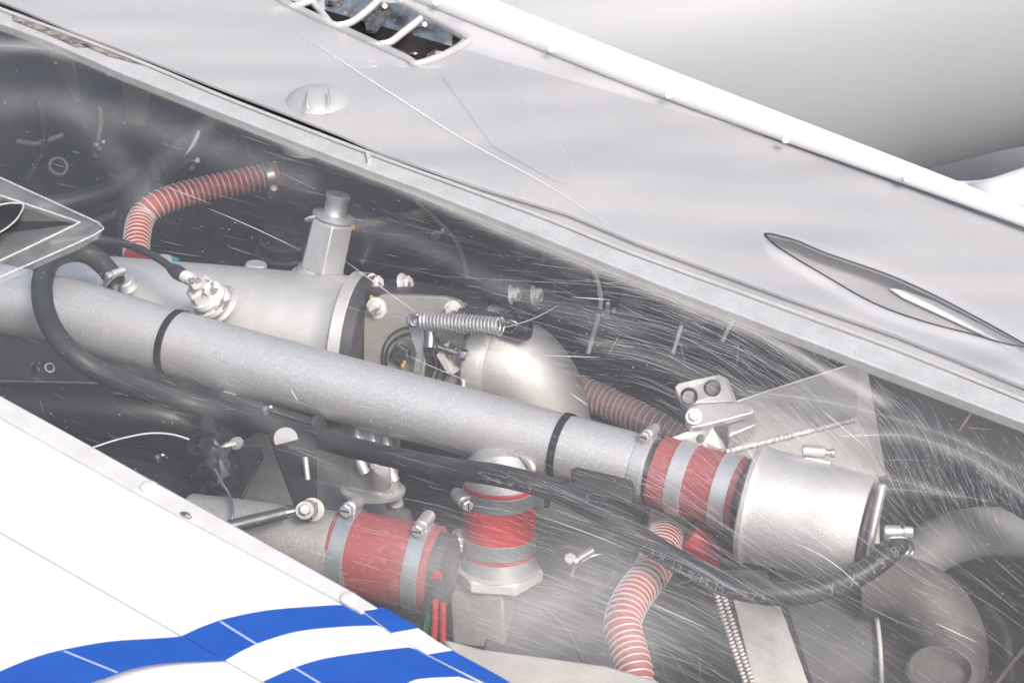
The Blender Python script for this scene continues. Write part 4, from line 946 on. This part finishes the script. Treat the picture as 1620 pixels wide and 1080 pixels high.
for px_, r_, m_, l_ in (([(560, 300, -.12), (760, 372, -.12), (960, 452, -.12), (1160, 540, -.12), (1420, 660, -.12)], 15, 'black_matte', 'long black chassis tube running below the rail'),
                        ([(880, 420, -.16), (930, 520, -.2), (990, 620, -.24)], 12, 'black_matte', 'dark upright chassis tube behind the ribbed duct'),
                        ([(1180, 560, -.1), (1220, 600, -.14), (1240, 650, -.18)], 9, 'rubber', 'short black hose behind the folded bracket'),
                        ([(0, 150, -.15), (120, 215, -.15), (230, 290, -.15), (330, 370, -.15)], 13, 'black_matte', 'black chassis tube crossing the far corner behind the vent'),
                        ([(600, 460, -.1), (680, 420, -.1), (780, 400, -.12), (880, 430, -.15)], 8, 'rubber', 'thin black hose arching behind the throttle')):
    tag(tube('chassis_tube' if 'chassis' in l_ else 'bay_hose', px_, r_, m_, None, 14, 6), l_, 'tube')
for i_, (pl_, m_) in enumerate((([(830, 375, .0), (955, 425, .0), (935, 450, -.02), (840, 415, -.02)], 'exhaust'), ([(340, 215, -.1), (420, 250, -.1), (410, 300, -.14), (350, 290, -.14)], 'dark_metal'),
                                ([(560, 270, -.05), (640, 305, -.05), (632, 345, -.08), (570, 330, -.08)], 'dark_metal'), ([(1150, 500, -.05), (1290, 556, -.05), (1270, 590, -.08), (1160, 540, -.08)], 'dark_metal'))):
    tag(sheet('bay_plate', pl_, .004, m_, None, .001), ['dim brownish plate hanging below the rail past the elbow bolts', 'dim grey plate behind the end of the small red duct', 'dim grey plate below the rail beside the blue connector', 'dim grey plate below the rail beyond the latch'][i_], 'plate')

WIRES = [([(330, 175, -.02), (300, 240, -.06), (262, 300, -.08)], 4, 'cable_grey', 'thin grey wire dropping from the rail behind the small red duct'),
         ([(380, 205, -.02), (400, 250, -.04), (440, 262, -.03)], 5, 'rubber', 'short black wire looping to the small red duct clamp'),
         ([(600, 330, -.02), (690, 372, -.04), (780, 395, -.05), (850, 440, -.06)], 5, 'rubber', 'black wire sagging below the rail above the spring'),
         ([(660, 320, .0), (720, 380, -.03), (740, 440, -.05)], 3.5, 'tan', 'brown wire hanging below the blue connector'),
         ([(870, 450, -.03), (960, 500, -.05), (1040, 560, -.06), (1090, 610, -.06)], 6, 'rubber', 'black cable running from the elbow bolts to the latch'),
         ([(940, 430, .0), (950, 480, -.04), (930, 560, -.08)], 4, 'cable_grey', 'grey wire hanging behind the cast elbow'),
         ([(20, 110, -.05), (60, 160, -.08), (70, 230, -.1), (40, 290, -.12)], 6, 'rubber', 'black wire hanging in the far corner by the tan brace'),
         ([(140, 120, -.03), (160, 180, -.06), (150, 250, -.1)], 4, 'tan', 'brown wire between the two tan braces'),
         ([(350, 628, .03), (420, 646, .03), (500, 668, .02)], 9, 'black_matte', 'short black rod just under the big pipe above the hose'),
         ([(120, 730, .0), (200, 745, -.01), (270, 780, -.03), (300, 820, -.05)], 4, 'dark_metal', 'dark wire low beside the white body edge'),
         ([(860, 960, -.05), (900, 1000, -.06), (930, 1060, -.08)], 5, 'dark_metal', 'dim thin line on the sloping panel under the haze'),
         ([(1560, 960, -.1), (1590, 1000, -.1), (1600, 1080, -.12)], 8, 'rubber', 'black hose in the bottom corner beside the exhaust')]
for px_, r_, m_, l_ in WIRES: tag(tube('wire' if r_ < 7 else 'hose', px_, r_, m_, None, 10, 6), l_, 'wire' if r_ < 7 else 'hose')
for i_, (x, y, z_, r_) in enumerate(((300, 262, -.06, 12), (690, 372, -.02, 10), (960, 498, -.03, 11), (250, 725, .0, 7), (155, 232, -.08, 9), (420, 650, .05, 8))):
    t = thing('clip', ['steel clip on the dim tubes behind the small red duct', 'steel clip on the sagging black wire', 'steel clip on the cable beyond the cast elbow', 'tiny bright screw clip low on the dark airbox', 'dull clip on the brown wire in the far corner', 'steel clip on the black rod under the big pipe'][i_], 'clip', P(x, y, z_))
    ring('loop', P(x, y, z_), V(.6, -.5, .4), r_ * .7, r_, 7, 'steel', t, 20)
    lathe('screw', [(0, r_ * .45), (4, r_ * .45), (5, r_ * .3)], P(x + r_, y - r_ * .6, z_ + .006), V(.2, .4, .9), 'steel', t, 6, smooth=10)
tag(sheet('pale_tag', [(352, 616, .03), (378, 611, .03), (384, 620, .03), (358, 628, .03)], .002, 'bracket_warm', None, .0005), 'pale metal tag under the big pipe near the first tie', 'tag')

# things seen through the panel opening
hs = thing('foil_shield', 'crumpled shiny foil heat shield inside the panel opening', 'heat shield', P(640, 50, .1))
def crumple(name, cx, cy, sx, sy, z, seed, m='foil'):
    n_ = 16; vs, fs = [], []
    for i in range(n_ + 1):
        for j in range(n_ + 1):
            x = cx + (i / n_ - .5) * sx; y = cy + (j / n_ - .5) * sy
            h_ = abs(noise.noise(Vector((x * .022, y * .03, seed)))) * .03 + noise.noise(Vector((x * .05, y * .05, seed + 5))) * .008
            vs.append(P(x, y, z + h_))
    for i in range(n_):
        for j in range(n_):
            a = i * (n_ + 1) + j; fs.append((a, a + 1, a + n_ + 2, a + n_ + 1))
    o = obj(name, vs, fs, m, hs, 25); s_ = o.modifiers.new('thickness', 'SOLIDIFY'); s_.thickness = .0015
    return o
crumple('foil_sheet', 560, 15, 90, 70, .155, 1); crumple('foil_sheet', 622, 45, 80, 80, .155, 4); crumple('foil_sheet', 690, 62, 80, 60, .155, 8); crumple('foil_sheet', 610, 78, 210, 56, .166, 12)
tag(sheet('woven_patch', [(575, 30, .202), (605, 8, .202), (618, 18, .202), (596, 50, .202), (580, 48, .202)], .003, 'carbon'), 'dark woven patch between the foil sheets', 'patch')
for i_, (px_, r_) in enumerate((([(430, 20, .205), (480, 6, .205), (530, -16, .205)], 6), ([(480, -10, .2), (505, 16, .2), (530, 48, .2)], 6),
                              ([(515, 42, .207), (550, 38, .207), (575, 22, .207), (600, 0, .207)], 6), ([(582, 72, .207), (615, 68, .207), (640, 50, .207), (668, 28, .207)], 6))):
    tag(tube('grey_cable', px_, r_, 'cable_grey', None, 14, 6), ['grey cable nearest the upper frame edge in the panel opening', 'straight grey cable crossing under the others in the panel opening', 'bent grey cable in the middle of the panel opening', 'bent grey cable nearest the rounded end of the panel opening'][i_], 'cable')
for i_, (x, y) in enumerate(((608, 12), (671, 41))):
    o = bolt('rivet_nut', P(x, y, .203), V(.2, .3, .9), 6, 'steel', None, 6, False); tag(o, ['tiny nut beside the woven patch in the opening', 'tiny nut on the foil near the opening end'][i_], 'nut')
